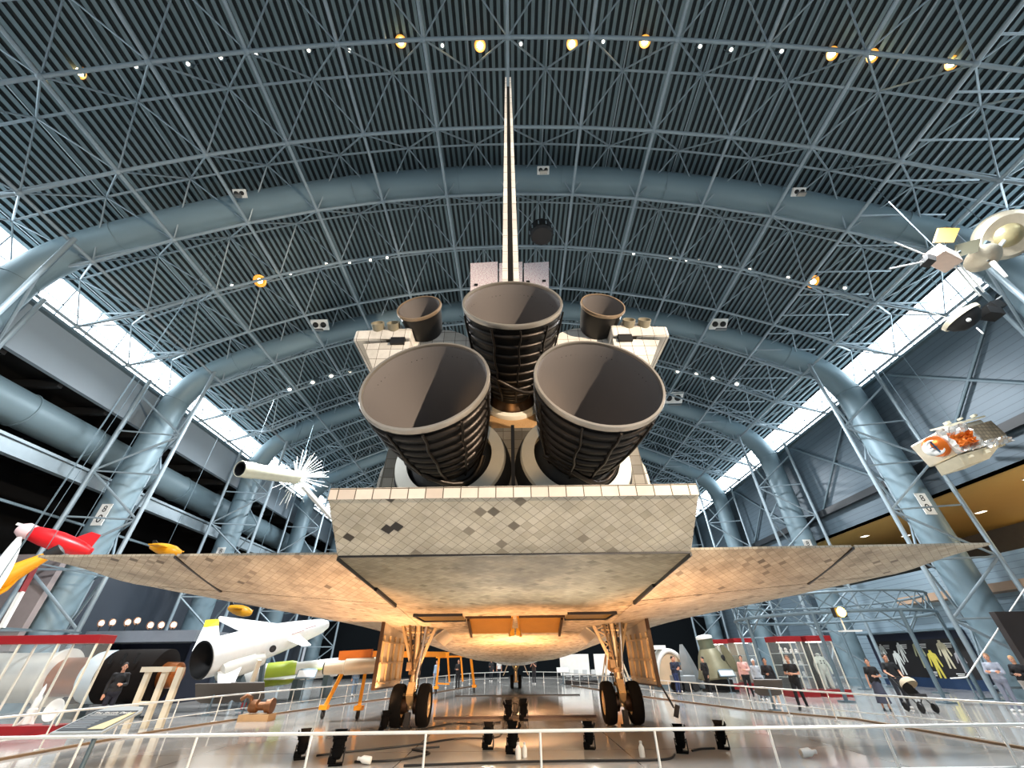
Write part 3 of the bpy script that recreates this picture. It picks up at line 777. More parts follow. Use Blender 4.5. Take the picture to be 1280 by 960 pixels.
# --- front railing right before the viewer, and the barrier round the orbiter
rail = thing('barrier_railing', 'white metal railing crossing the whole width directly behind the orbiter', 'railing', (0, 6.2, 0), 'barrier railings')
obj('top_rail', MB().tube((-7.5, 6.2, 1.07), (7.5, 6.2, 1.07), .017, n=12), M_RAIL, rail, 60)
obj('middle_rail', MB().tube((-7.5, 6.2, .70), (7.5, 6.2, .70), .014, n=10), M_RAIL, rail, 60)
for i in range(-5, 6):
    x = i * 1.36 + .28
    obj('post', MB().tube((x, 6.2, 0), (x, 6.2, 1.06), .014, n=10).box((x, 6.2, .012), (.12, .12, .024)), M_RAIL, rail, 60)
def barrier(pts, label):
    b = thing('barrier_railing', label, 'railing', (pts[0][0], pts[0][1], 0), 'barrier railings')
    P3 = [V((x, y, .75)) for x, y in pts]
    obj('top_rail', MB().path(P3, .026, 10), M_RAIL, b, 60)
    obj('lower_rail', MB().path([p - V((0, 0, .45)) for p in P3], .013, 8), M_RAIL, b, 60)
    L = 0
    for p, q in zip(P3, P3[1:]):
        d = (q - p).length; s = -L % 1.8
        while s < d:
            c = p.lerp(q, s / d); obj('post', MB().tube((c.x, c.y, 0), c, .02, n=8).box((c.x, c.y, .015), (.14, .14, .03)), M_RAIL, b, 60); s += 1.8
        L += d
    return b
barrier([(12.4, 8.0), (12.2, 12.0), (10.1, 17.2), (7.4, 26.6), (3.6, 43), (.7, 46)], 'long white railing on the right side of the orbiter, visitors standing behind it')
barrier([(-12.6, 8.0), (-12.4, 12.0), (-10.9, 19.2), (-7.6, 28.5), (-4.0, 43), (-.7, 46)], 'long white railing on the left side of the orbiter, missiles standing behind it')
M_STRIP = P('brown_floor_strip', '#7a6248', .5)
def strip(pts, label, w=.11, mat=M_STRIP, h=.05):
    mb = MB()
    for (a, b), (c, d) in zip(pts, pts[1:]): mb.bar((a, b, h / 2), (c, d, h / 2), w, h)
    return tag(obj('floor_strip', mb, mat), label, 'floor strip', 'floor strips')
strip([(-11.6, 8), (-11.8, 12), (-11.4, 16.2), (-9.1, 23.4), (-5.2, 32.5), (-3.2, 40)], 'brown cable strip on the floor along the left railing')
strip([(11.4, 8), (11.3, 12), (11.2, 17), (9.2, 20), (7.0, 26.7), (4.3, 38)], 'brown cable strip on the floor along the right railing')
strip([(-3.5, 29), (3.7, 29)], 'thin dark strip across the floor beyond the main wheels', .07, M_BLACK)
strip([(-3.0, 18.6), (2.9, 18.6)], 'dark brown strip lying across the floor between the main wheels', .14, P('dark_brown_strip', '#2b1a10', .5), .07)

M_CAN = P('dead_black_lamp_paint', '#060606', .9, spec=.1)
# --- floor uplights (lamp cans on yokes)
def uplight(x, y, yaw, tilt, label, s=1.0, power=420, color=WARM, aim=None):
    s *= .74
    r = thing('uplight', label, 'light', (x, y, 0), 'black uplights on the floor')
    R = Matrix.Rotation(yaw, 3, 'Z') @ Matrix.Rotation(tilt, 3, 'X')
    c = V((x, y, .34 * s)); a = R @ V((0, 0, 1)); sd = Matrix.Rotation(yaw, 3, 'Z') @ V((1, 0, 0))
    obj('base_plate', MB().box((x, y, .015), (.34 * s, .3 * s, .03), (0, 0, yaw)), M_CAN, r)
    for q in (-.17, .17): obj('yoke_arm', MB().path([V((x, y, .03)) + sd * q * s, c + sd * q * s], .018 * s, 8), M_BLACK, r, 60)
    can = obj('lamp_can', MB().lathe([(.03, -.24 * s), (.1 * s, -.22 * s), (.14 * s, -.12 * s), (.15 * s, .12 * s), (.18 * s, .14 * s), (.18 * s, .18 * s), (.12 * s, .18 * s), (.11 * s, .05 * s), (.01, .04 * s)], c, a, 24), M_CAN, r, 40)
    obj('lens', MB().lathe([(.11 * s, .06 * s), (.005, .075 * s)], c, a, 20), EM('uplight_lens', '#ffd9a0', 1.2), can, 50)
    obj('power_box', MB().box((x - .1 * s * math.cos(yaw), y - .02, .03 + .07 * s), (.2 * s, .2 * s, .14 * s), (0, 0, yaw)), M_CAN, r, None, .01)
    for q in (-.06, 0, .06): obj('cooling_fin', MB().lathe([(.05 * s, 0), (.155 * s, 0), (.155 * s, .014), (.05 * s, .014)], c + a * (q - .04) * s, a, 20, wrap=True), M_CAN, can)
    lp = c + a * .36 * s
    light('uplight_lamp', 'SPOT', lp, power, color, aim or (lp + a), spot_size=2.5, spot_blend=.8, shadow_soft_size=.12).parent = None
    x_ = R @ V((1, 0, 0)); y_ = R @ V((0, 1, 0))
    for dv, wv in ((x_, y_), (-x_, y_), (y_, x_), (-y_, x_)):
        e = c + a * .18 * s + dv * .14 * s
        obj('barn_door', MB().prism([e - wv * .12 * s, e + wv * .12 * s, e + wv * .16 * s + a * .13 * s + dv * .06 * s, e - wv * .16 * s + a * .13 * s + dv * .06 * s], dv * .006), M_CAN, can)
    return r
OR = (1.0, .52, .25); NE = (1.0, .86, .70)
UL = [(-4.81, 11.85, .5, -.5, 'black floor uplight farthest left, tilted toward the left wing', 1.0, 150, NE, (-8.0, 14.0, 3.2)), (-3.78, 11.2, .3, -.45, 'black floor uplight with open barn doors, second from the left', 1.1, 700, OR, (-5.2, 13.0, 3.2)),
      (-4.0, 15.6, .2, -.4, 'black floor uplight beside the left main wheels', 1.0, 780, OR, (-5.0, 15.5, 2.8)), (-.69, 12.75, 0, -.3, 'black floor uplight just left of the hall centre line', 1.0, 600, NE, (-1.5, 7.5, 3.6)),
      (-.09, 12.2, -.2, -.4, 'black floor uplight on the centre line beside the white bottle', 1.1, 1250, OR, (0, 18.5, 2.6)), (1.74, 12.6, -.3, -.3, 'black floor uplight between the centre line and the right wheels', 1.0, 600, NE, (1.8, 7.5, 3.6)),
      (3.73, 12.0, -.4, -.25, 'black floor uplight standing right of the right main wheels, nearer of the pair', 1.0, 780, OR, (5.0, 13.5, 3.0)), (4.83, 12.4, -.5, -.4, 'black floor uplight farthest right behind the railing', 1.0, 150, NE, (8.0, 15.0, 3.2))]
for u in UL: uplight(*u)
for i, (x, y, s_) in enumerate([(-.28, 18.0, .95), (.26, 18.0, 1.0), (0, 19.2, .9)]):
    uplight(x, y, .2 - .2 * i, -.45, ['left black uplight of the trio on the centre line under the belly', 'right black uplight of the trio on the centre line under the belly', 'rear black uplight of the trio on the centre line under the belly'][i], s_ * 1.15, 1150, OR, (x * 8, 22 + 3 * i, 2.0))
# cables
def cable(pts, label, r=.022):
    P3 = [V((x, y, r)) for x, y in pts]; q = []
    for i in range(len(P3) - 1):
        p0, p1, p2, p3 = P3[max(0, i - 1)], P3[i], P3[i + 1], P3[min(len(P3) - 1, i + 2)]
        for k in range(8):
            t_ = k / 8; q.append(.5 * (2 * p1 + (p2 - p0) * t_ + (2 * p0 - 5 * p1 + 4 * p2 - p3) * t_ ** 2 + (3 * p1 - p0 - 3 * p2 + p3) * t_ ** 3))
    q.append(P3[-1])
    return tag(obj('power_cable', MB().path(q, r, 6), M_BLACK, None, 60), label, 'cable', 'power cables on the floor')
cable([(-4.55, 12.1), (-4.0, 12.5), (-2.6, 13.3), (-1.6, 14.2), (-.5, 14.4), (-.45, 17.4)], 'black cable curving from the left uplights toward the centre line')
cable([(-3.45, 11.4), (-2.6, 11.5), (-2.0, 12.2), (-2.5, 12.7), (-1.9, 13.0)], 'black looping cable left of the centre line')
cable([(-2.3, 10.95), (-.3, 11.15), (1.4, 11.2), (3.0, 11.2), (3.45, 11.7)], 'black cable running across the floor to the right uplights')
cable([(-3.0, 15.6), (-2.2, 17.2), (-1.2, 17.0), (-.55, 17.5)], 'black cable from the left main wheels to the uplight trio')
cable([(3.98, 12.1), (4.25, 12.3), (4.6, 12.35)], 'short black cable joining the two uplights at right')
for (px, py), nm, lb in [((600, 888), 0, ''), ]: pass
def bottle(p, label, s=1.0, lean=0.0):
    r = thing('spray_bottle', label, 'bottle', p, 'white bottles on the floor'); x, y = p[0], p[1]
    a = V((math.sin(lean), 0, math.cos(lean))); o = V((x, y, .002 + .1 * s * abs(math.sin(lean))))
    obj('bottle_body', MB().lathe([(.005, 0), (.095 * s, 0), (.1 * s, .05), (.1 * s, .26 * s), (.05 * s, .34 * s), (.04 * s, .38 * s)], o, a, 20), M_WHITE, r, 50)
    obj('cap', MB().lathe([(.05 * s, .37 * s), (.05 * s, .44 * s), (.005, .45 * s)], o, a, 16), P('pale_grey_plastic', '#c9cac8', .4), r, 50)
bottle((0.03, 11.55, 0), 'white bottle standing beside the centre uplight, left of the two', .62)
bottle((.17, 11.75, 0), 'white bottle with rounded cap next to the centre uplight, right of the two', .56)
bottle((2.72, 11.6, 0), 'white bottle standing on the cable right of the centre line', .6)
bottle((6.0, 11.3, 0), 'white bottle lying on the floor at right, past the last uplight', .75, 1.5)
bottle((-3.05, 11.2, 0), 'white bottle lying on the floor beside the barn door uplight', .65, -1.45)

# --- near left: tall glass case with red head and plinth
def glass_case(name, label, x0, x1, y0, y1, h, head, group=None, posts=2, shelves=0, plinth=.3, back=None):
    r = thing(name, label, 'display case', ((x0 + x1) / 2, (y0 + y1) / 2, 0), group)
    cx, cy, w, d = (x0 + x1) / 2, (y0 + y1) / 2, x1 - x0, y1 - y0
    obj('plinth', MB().box((cx, cy, plinth / 2), (w, d, plinth)), M_RED, r, None, .01)
    obj('head_panel', MB().box((cx, cy, h - head / 2), (w + .04, d + .04, head)), M_RED, r, None, .01)
    for i in range(posts + 1):
        for y in (y0 + .03, y1 - .03):
            x = x0 + .03 + (w - .06) * i / posts
            obj('post', MB().box((x, y, (plinth + h - head) / 2), (.05, .05, h - head - plinth)), P('cream_post_paint', '#d9d6c6', .4), r)
    zc, zh = (plinth + h - head) / 2, h - head - plinth
    obj('glass_pane', MB().box((cx, y0 + .01, zc), (w - .08, .012, zh)), M_GLASS, r)
    obj('glass_pane', MB().box((x1 - .01, cy, zc), (.012, d - .1, zh)), M_GLASS, r)
    obj('glass_pane', MB().box((x0 + .01, cy, zc), (.012, d - .1, zh)), M_GLASS, r)
    if back:
        strip_ = obj('case_lamp', MB().box((cx, cy - .2, h - head - .03), (w - .3, .08, .03)), EM('case_lamp_tube', '#f3f7ef', 9), r)
    if back: obj('back_panel', MB().box((cx, y1 - .02, zc), (w - .1, .02, zh)), back, r)
    for k in range(shelves):
        z = plinth + zh * (k + 1) / (shelves + 1)
        obj('shelf', MB().box((cx, cy, z), (w - .12, d - .12, .025)), P('pale_shelf', '#c8d2cf', .3), r)
    return r
glass_case('display_case', 'large glass case with red top at the left edge, before the lying rocket', -18.9, -13.75, 15.35, 15.95, 2.58, .24, None, 4, 0, .28)
mdl = thing('rocket_model', 'small white multi-stage rocket model inside the big left case', 'model', (-15.0, 15.65, .28))
obj('model_stage', MB().lathe([(.12, .0), (.12, .35), (.09, .38), (.09, .62), (.05, .68), (.05, .85), (.005, .98)], (-15.0, 15.65, .3), (0, 0, 1), 20), M_WHITE, mdl, 40)
mb = MB()
for k in range(4):
    a = k * PI / 2; mb.prism([(-15 + .1 * math.cos(a), 15.65 + .1 * math.sin(a), .3), (-15 + .26 * math.cos(a), 15.65 + .26 * math.sin(a), .29), (-15 + .1 * math.cos(a), 15.65 + .1 * math.sin(a), .5)], (.012 * math.sin(a), .012 * math.cos(a), 0))
obj('tail_fin', mb, M_WHITE, mdl)
dsh = thing('round_dish', 'white round dish leaning inside the big left case', 'dish', (-14.3, 15.62, .28))
obj('dish_bowl', MB().lathe([(.02, 0), (.2, .02), (.26, .08), (.28, .1), (.26, .1), (.2, .05), (.02, .03)], (-14.3, 15.68, .62), (.05, -1, .1), 28), M_WHITE, dsh, 50)
obj('dish_foot', MB().tube((-14.3, 15.72, .28), (-14.3, 15.72, .6), .03).box((-14.3, 15.72, .29), (.25, .25, .03)), M_STEELD, dsh)

# --- rocket lying behind the case: white stage, copper band, pale collar, black skirt
rk = thing('rocket_stage', 'long rocket stage lying on stands, white tank, copper band and black skirt', 'rocket', (-19, 20.3, 0))
ax = V((1, .04, 0)).normalized(); o = V((-23.9, 20.0, 1.36))
obj('white_tank', MB().lathe([(.01, 0), (.82, .0), (.84, .3), (.84, 4.6), (.98, 4.8), (.98, 4.95), (.3, 5.0)], o, ax, 40), P('aged_white_tank', '#c9c8bf', .45), rk, 40)
obj('copper_band', MB().lathe([(.62, 4.9), (.66, 5.0), (.66, 6.25), (.6, 6.3)], o, ax, 40, caps=True), P('copper_sheet', '#9c5a2c', .3, .75, bump=.4), rk, 40)
obj('pale_collar', MB().lathe([(.55, 6.2), (.86, 6.35), (.9, 6.5), (.9, 7.0), (.6, 7.05)], o, ax, 40), P('pale_blue_collar', '#b9c8cf', .4), rk, 40)
sk = obj('black_skirt', MB().lathe([(.6, 7.0), (.92, 7.02), (.92, 9.1), (.7, 9.15), (.3, 9.16)], o, ax, 40), P('soot_black_skirt', '#120d0a', .85, spec=.15), rk, 40)
obj('louvre', MB().box((-15.9, 19.32, 1.95), (.06, .1, .35)).box((-15.4, 19.34, 1.95), (.06, .1, .35)).box((-16.4, 19.3, 1.95), (.06, .1, .35)), M_BLACK, sk)
obj('copper_tip', MB().lathe([(.4, 9.1), (.46, 9.12), (.44, 9.7), (.3, 9.8), (.02, 9.82)], o, ax, 36), P('copper_sheet', '#9c5a2c'), rk, 40)
for x in (-21.7, -17.9, -15.6): obj('stand', MB().box((x, 20.3, .2), (.3, 1.2, .4)).box((x, 20.3, .42), (.2, .9, .08)), M_STEELD, rk)
# beige trestle in front of the black skirt
tr = thing('trestle', 'beige two-legged trestle standing in front of the black rocket skirt', 'trestle', (-12.6, 17.2, 0))
M_BEIGE = P('beige_paint', '#cfc3ab', .5)
obj('top_beam', MB().box((-12.75, 17.2, 1.6), (1.1, .2, .15)), M_BEIGE, tr)
for x in (-13.05, -12.45): obj('leg', MB().bar((x, 17.2, 1.53), (x - .02, 17.25, 0), .17, .14), M_BEIGE, tr)
obj('leg', MB().bar((-12.0, 17.3, 1.65), (-12.0, 17.3, 0), .2, .14), M_BEIGE, tr)
obj('cross_tie', MB().box((-12.75, 17.22, .66), (.66, .08, .1)), M_BEIGE, tr)

# --- reader panels (tilted information panels)
def reader(p, w, d, tilt, yaw, label, face, edge, title=None):
    r = thing('information_panel', label, 'sign', (p[0], p[1], 0), 'tilted information panels')
    R = Matrix.Rotation(yaw, 3, 'Z') @ Matrix.Rotation(tilt, 3, 'X'); c = V(p)
    poly = [(-w / 2, -d / 2), (w / 2, -d / 2), (w / 2, d * .3), (w * .38, d * .46), (0, d / 2), (-w * .38, d * .46), (-w / 2, d * .3)]
    obj('panel', MB().prism([c + R @ V((x, y, 0)) for x, y in poly], R @ V((0, 0, -.04))), edge, r)
    fp = [(-w / 2 + .05, -d / 2 + .05), (w / 2 - .05, -d / 2 + .05), (w / 2 - .05, d * .28), (-w / 2 + .05, d * .28)]
    f = obj('printed_face', MB().prism([c + R @ V((x, y, .006)) for x, y in fp], R @ V((0, 0, .004))), face, r)
    mb = MB()
    if title:
        tx = text(title, .1, M_WHITE, r, c + R @ V((-w / 2 + .1, d * .18, .014)), R.to_euler(), 'title_lettering', 'LEFT', .002)
        for k in range(6):
            wd = w * .42
            mb.prism([c + R @ V((-w / 2 + .1 + a * wd, d * .04 - k * .075 - b * .03, .013)) for a, b in ((0, 0), (1, 0), (1, 1), (0, 1))], R @ V((0, 0, .002)))
        obj('text_block', mb, P('grey_print', '#8b9296', .6), r)
        obj('picture', MB().prism([c + R @ V((x, y, .013)) for x, y in ((w * .12, -d * .42), (w * .44, -d * .42), (w * .46, d * .2), (w * .36, d * .16))], R @ V((0, 0, .003))), P('cream_shuttle_print', '#d8c79b', .6), r)
        obj('title_rule', MB().prism([c + R @ V((x, y, .013)) for x, y in ((-w / 2 + .1, d * .09), (w * .2, d * .09), (w * .2, d * .105), (-w / 2 + .1, d * .105))], R @ V((0, 0, .002))), M_WHITE, r)
    obj('post', MB().tube((c.x, c.y, 0), c - V((0, 0, .05)), .04, n=10).box((c.x, c.y, .015), (.35, .25, .03)), M_STEELD, r, 60)
    return r
reader((-7.85, 9.7, .93), .92, 1.0, math.radians(17), .0, 'grey information panel with white title and pale picture, mounted behind the front railing at left', P('dark_slate_print', '#3f474d', .5), P('pale_grey_panel_edge', '#a9b0b2', .4), 'The Shuttle Deck')
M_BROWNP = P('dark_brown_panel', '#4d443b', .5)
reader((-12.75, 21.0, .72), 1.5, .9, math.radians(-50), .1, 'dark brown tilted panel behind the left railing below the big missile tail', M_BROWNP, M_BROWNP)
reader((-11.35, 21.0, .74), 1.35, .9, math.radians(-50), .1, 'dark brown tilted panel left of the red and white pole', M_BROWNP, M_BROWNP)
reader((10.2, 20.1, .72), 1.05, .7, math.radians(-50), -.2, 'dark brown tilted panel in front of the couple in black', M_BROWNP, M_BROWNP)
reader((12.6, 29.2, .95), .9, .6, math.radians(35), -.2, 'pale tilted panel in front of the green capsule', P('pale_print', '#c9d3d2', .5), M_STEELD)
reader((-16.6, 27.0, 1.35), .9, .55, math.radians(50), .3, 'small grey panel below the nozzle of the white missile', P('grey_card', '#5f6668', .5), M_STEELD)
reader((-11.4, 26.5, 1.25), 1.0, .6, math.radians(45), .2, 'white tilted panel in front of the green missile', M_WHITE, M_STEELD)

# --- white winged cruise missile
mi = thing('winged_missile', 'big white winged missile with black tail nozzle and yellow fin tip', 'missile', (-14, 26, 0))
T0 = at(252, 825, 22.6); N0 = at(408, 781, 29.5); ax = (N0 - T0).normalized(); L = (N0 - T0).length
body = obj('fuselage', MB().lathe([(.74, 0), (.79, .03), (.82, .6), (.84, L * .25), (.8, L * .45), (.68, L * .65), (.52, L * .82), (.40, L * .94), (.24, L), (.02, L + .05)], T0, ax, 40), M_WHITE, mi, 40)
obj('tail_nozzle', MB().lathe([(.8, -.02), (.74, -.04), (.66, .3), (.45, .8), (.02, .9)], T0, ax, 36), M_BLACK, mi, 40)
dn = V((.1, .0, 1)).normalized()
f_ = [at(240, 814, 23.0), at(272, 815, 24.2), at(269, 782, 24.2), at(254, 784, 23.8)]
fin_ = obj('tail_fin', MB().prism(f_, (.12, .1, 0)), M_WHITE, mi)
obj('fin_tip', MB().prism([at(254, 784, 23.8), at(269, 782, 24.2), at(270, 774, 24.3), at(257, 775, 23.9)], (.12, .1, 0)), P('fin_tip_yellow', '#e6d21a', .5), fin_)
obj('wing', MB().prism([at(325, 802, 26.0), at(354, 797, 27.0), at(360, 783, 27.4), at(273, 772, 25.6), at(273, 776, 25.5)], (0, .1, .08)), M_WHITE, mi)
obj('wing', MB().prism([at(272, 835, 23.06), at(302, 826, 23.84), at(288, 858, 22.29), at(272, 862, 21.98)], (.1, .05, 0)), M_WHITE, mi)
obj('canard', MB().prism([at(352, 797, 26.32), at(372, 793, 26.79), at(388, 807, 25.85), at(378, 808, 25.70)], (0, .06, .05)), M_WHITE, mi)
obj('booster', MB().lathe([(.02, 0), (.36, .02), (.42, .3), (.42, 1.6), (.36, 1.7), (.3, 2.2), (.02, 2.3)], at(282, 838, 23.22) - ax * .3, ax, 28), P('aged_white_tank', '#c9c8bf'), mi, 40)
obj('booster', MB().lathe([(.02, 0), (.3, .02), (.34, .2), (.34, 1.0), (.02, 1.2)], at(306, 826, 25.70), ax, 28), P('aged_white_tank', '#c9c8bf'), mi, 40)
obj('launch_stand', MB().bar(at(300, 846, 24.15), (at(300, 846, 24.15).x, 25.6, 0), .25, .25).bar(at(330, 822, 26.32), (at(330, 822, 26.32).x, 27, 0), .2, .2).bar((at(300, 846, 24.15).x, 25.6, .15), (at(330, 822, 26.32).x, 27, .15), .3, .3), M_STEELD, mi)
for (px, py, w_, h_) in ((345, 812, .35, .12),): 
    c = at(px - 4, py - 1, 24.77)
    obj('roundel', MB().lathe([(.005, 0), (.16, 0), (.16, .02), (.005, .02)], c, (c - V((0, 0, 1.7))).normalized(), 20), M_BLACK, mi)
obj('red_script', MB().bar(at(365, 793, 26.16), at(380, 788, 26.63), .05, .02).bar(at(382, 786, 26.63), at(395, 782, 27.09), .05, .02), M_RED, mi)

# --- green and white missile lying below it
gm = thing('finned_missile', 'white missile with bright green middle section lying behind the left railing', 'missile', (-13, 28, 0))
o = at(296, 848, 27.5); e = at(425, 833, 29.5); ax = (e - o).normalized(); L = (e - o).length
obj('white_nose', MB().lathe([(.02, 0), (.42, .05), (.5, .3), (.55, L * .18), (.55, L * .27)], o, ax, 32), M_WHITE, gm, 40)
obj('green_section', MB().lathe([(.55, L * .265), (.57, L * .27), (.57, L * .5), (.5, L * .55)], o, ax, 32), P('lime_green_paint', '#a9bd3a', .45), gm, 40)
obj('white_tail', MB().lathe([(.45, L * .5), (.46, L * .55), (.46, L * .98), (.3, L)], o, ax, 32, caps=True), M_WHITE, gm, 40)
c = o + ax * L * .62
obj('wing', MB().prism([c + V((0, -.4, 0)), c + ax * 2.2 + V((0, -.4, 0)), c + ax * 2.0 + V((0, -1.6, -.1)), c + ax * 1.5 + V((0, -1.6, -.1))], (0, 0, .05)), P('lime_green_paint', '#a9bd3a'), gm)
obj('wing', MB().prism([o + ax * 1.2 + V((0, -.5, -.2)), o + ax * 4.5 + V((0, -.5, -.2)), o + ax * 4.0 + V((0, -1.7, -.35)), o + ax * 3.2 + V((0, -1.7, -.35))], (0, 0, .05)), M_WHITE, gm)
for k in (.22, .6, .9):
    q = o + ax * L * k
    obj('cradle', MB().box((q.x, q.y, q.z / 2 - .2), (.3, .8, q.z - .35)), M_STEELD, gm)
# red and white pole
pl = thing('striped_pole', 'leaning pole, white above and red below, behind the left railing', 'pole', (-12.2, 22.5, 0))
a_, b_ = V((-12.25, 22.6, 0)), V((-11.95, 22.3, 1.85)); mid = a_.lerp(b_, .52)
obj('red_half', MB().bar(a_, mid, .16, .16), M_RED, pl); obj('white_half', MB().bar(mid, b_, .17, .17), M_BEIGE, pl)
obj('foot_plate', MB().box((-12.25, 22.6, .02), (.4, .4, .04)), M_STEELD, pl)
# bronze pump on a wooden pallet
pu = thing('turbopump', 'bronze pump assembly on a low wooden block behind the left railing', 'pump', (-9.6, 18.9, 0))
M_BRZ = P('bronze_casting', '#7a5132', .4, .6, bump=.6)
obj('wooden_block', MB().box((-9.6, 18.9, .1), (1.1, .6, .2)), P('pale_wood', '#a8875f', .6), pu)
obj('pump_body', MB().lathe([(.02, 0), (.16, .02), (.2, .1), (.2, .3), (.13, .36), (.13, .6), (.2, .64), (.2, .78), (.02, .8)], (-10.0, 18.9, .42), (1, 0, 0), 24), M_BRZ, pu, 40)
obj('elbow_pipe', MB().path([(-9.95, 18.9, .5), (-10.0, 18.85, .68), (-10.15, 18.8, .74), (-10.32, 18.75, .62)], .07, 10), M_BRZ, pu, 60)
obj('flange', MB().lathe([(.02, 0), (.24, 0), (.24, .07), (.02, .07)], (-9.2, 18.9, .42), (1, 0, 0), 24), M_BRZ, pu, 40)

# --- yellow hoisting gantry left of the left wheels
ga = thing('hoist_gantry', 'yellow wheeled hoisting gantry with long boom, left of the left main wheels', 'gantry', (-6.3, 22, 0))
def gleg(x, y, tx, ty, tz, lab=None):
    l = obj('leg', MB().bar((x, y, .3), (tx, ty, tz), .12, .12).box((x, y, .34), (.3, .26, .14)), M_YEL, ga)
    obj('caster', MB().lathe([(.02, -.05), (.1, -.05), (.12, -.03), (.12, .03), (.1, .05), (.02, .05)], (x, y, .12), (1, 0, 0), 20).box((x, y, .22), (.12, .1, .1)), M_BLACK, l, 50)
gleg(-7.3, 19.2, -6.9, 19.5, 1.55); gleg(-5.85, 18.8, -5.95, 19.2, 1.5)
gleg(-5.0, 31, -4.9, 30.6, 1.9); gleg(-2.7, 32, -3.0, 31.8, 1.95)
obj('boom', MB().bar((-6.5, 19.3, 1.98), (-4.7, 30.8, 2.05), .34, .26), M_YEL, ga)
obj('cross_beam', MB().bar((-5.1, 30.8, 2.0), (-2.9, 31.8, 2.05), .3, .3), M_YEL, ga)
obj('cradle_frame', MB().bar((-7.1, 19.2, 1.95), (-5.8, 19.2, 2.0), .2, .3).bar((-7.0, 19.2, 1.5), (-5.9, 19.2, 1.5), .14, .14).bar((-6.9, 19.2, 1.5), (-6.2, 19.2, 1.95), .09, .09).bar((-6.2, 19.2, 1.5), (-6.6, 19.2, 1.95), .09, .09).bar((-5.95, 19.2, 1.5), (-6.3, 19.2, 1.95), .09, .09), P('orange_paint', '#d06c10', .5, var=.25), ga)
obj('actuator', MB().lathe([(.06, -.02), (.2, -.02), (.22, .05), (.22, .7), (.27, .75), (.27, 2.2), (.18, 2.3)], (-7.45, 18.9, 1.55), (1, .16, .04), 28, caps=True), P('aged_cream_machine', '#c9b79a', .45, .2), ga, 40)
obj('actuator_mouth', MB().lathe([(.1, .0), (.19, -.04), (.21, .0), (.19, .02), (.02, .03)], (-7.48, 18.9, 1.55), (1, .16, .04), 24), M_BLACK, ga, 40)
obj('name_plate', MB().box((-3.9, 31.1, 2.05), (.9, .06, .16), (0, 0, .43)), M_BLACK, ga)
for x, y in ((-4.4, 31.0), (-3.6, 31.4)):
    obj('hanging_brace', MB().bar((x, y, 1.9), (x + .2, y + .1, .6), .1, .1), M_YEL, ga)
obj('lower_tie', MB().bar((-5.0, 31, .55), (-4.2, 31.1, .5), .08, .08), M_YEL, ga)

# --- left wall booth with a shelf of lamps
bo = thing('booth', 'low grey exhibit booth with dark opening by the left wall behind the rocket', 'booth', (-21.5, 27.5, 0))
obj('roof_slab', MB().box((-21.5, 28, 3.05), (6.4, 3.0, .55)), P('mid_grey_fascia', '#8a8f97', .5), bo)
obj('back_wall', MB().box((-21.5, 29.2, 1.4), (6.4, .15, 2.8)), P('navy_panel', '#161d30', .6), bo)
for x in (-24.6, -18.4): obj('side_wall', MB().box((x, 28, 1.4), (.15, 2.6, 2.8)), P('navy_panel', '#161d30'), bo)
for i, (px, py) in enumerate([(127, 779), (141, 778), (160, 778), (172, 776), (186, 787), (199, 788), (216, 784)]):
    p = at(px, py, 27.0); p.z = max(p.z, 3.62)
    r = thing('spotlight', 'glowing round lamp standing along the roof edge of the grey booth', 'light', (p.x, p.y, 3.325), 'lamps on the booth roof')
    obj('lamp_stem', MB().tube((p.x, p.y, 3.325), p, .025, n=8), M_BLACK, r)
    obj('reflector', MB().lathe([(.03, .16), (.14, .1), (.2, -.02), (.22, -.05), (.19, -.04), (.12, .06), (.02, .1)], p, (0, 1, .3), 24), P('dull_copper_shade', '#8d6f60', .4, .4), r, 50)
    obj('bulb', MB().ball(p + V((0, -.02, 0)), .11, 14, 10), EM('warm_bulb', '#fff0d8', 9), r, 60)
# tan-grey exhibit wall at the far left edge
struct(obj('trim_2', MB().box((-24.6, 21.8, 4.4), (2.5, .3, 4.2)).box((-24.9, 21.8, 1.2), (.4, .25, 2.4)).box((-23.8, 21.8, 1.2), (.4, .25, 2.4)), P('taupe_exhibit_wall', '#8b8180', .6)))
wp = thing('striped_pole', 'slanted mast, dark red on top and white below, left of the lamps', 'pole', (-15.6, 16.4, 0), None)
wp.location = V((-18.0, 18.0, 2.6))
obj('white_half', MB().bar(at(2, 785, 17.8), at(27, 740, 17.9), .16, .12), M_WHITE, wp); obj('red_half', MB().bar(at(27, 740, 17.9), at(46, 704, 18.0), .18, .12), P('deep_red_paint', '#7d1218', .5), wp)
for q in (at(2, 785, 17.8), at(46, 704, 18)): obj('bracket', MB().bar(q, q + V((0, 3.4, 0)), .06, .06), M_STEELD, wp)

# --- aircraft hanging at the upper left
def hang(root, pts, ztop):
    for p in pts:
        obj('suspension_cable', MB().tube(p, (p[0], p[1], arc(RA, min(24.2, abs(p[0])))), .012, n=5), M_STEELD, root, 60)
rp = thing('target_drone', 'red drone with white nose and white rail hanging at the left edge', 'aircraft', at(65, 672, 16.5))
a_, b_ = at(28, 662, 16.5), at(113, 690, 17.5); ax = (b_ - a_).normalized(); L = (b_ - a_).length
obj('fuselage', MB().lathe([(.16, .2), (.26, .3), (.34, .9), (.36, L * .5), (.3, L * .8), (.16, L), (.02, L + .05)], a_, ax, 28), P('bright_red_paint', '#c9141c', .35), rp, 40)
obj('nose_cap', MB().lathe([(.02, -.15), (.2, -.1), (.3, .1), (.28, .4), (.2, .42)], a_, ax, 24), P('pinkish_white_paint', '#e0c3c4', .4), rp, 40)
obj('launch_rail', MB().bar(at(22, 655, 16.5), at(82, 671, 17.1), .14, .1), M_WHITE, rp)
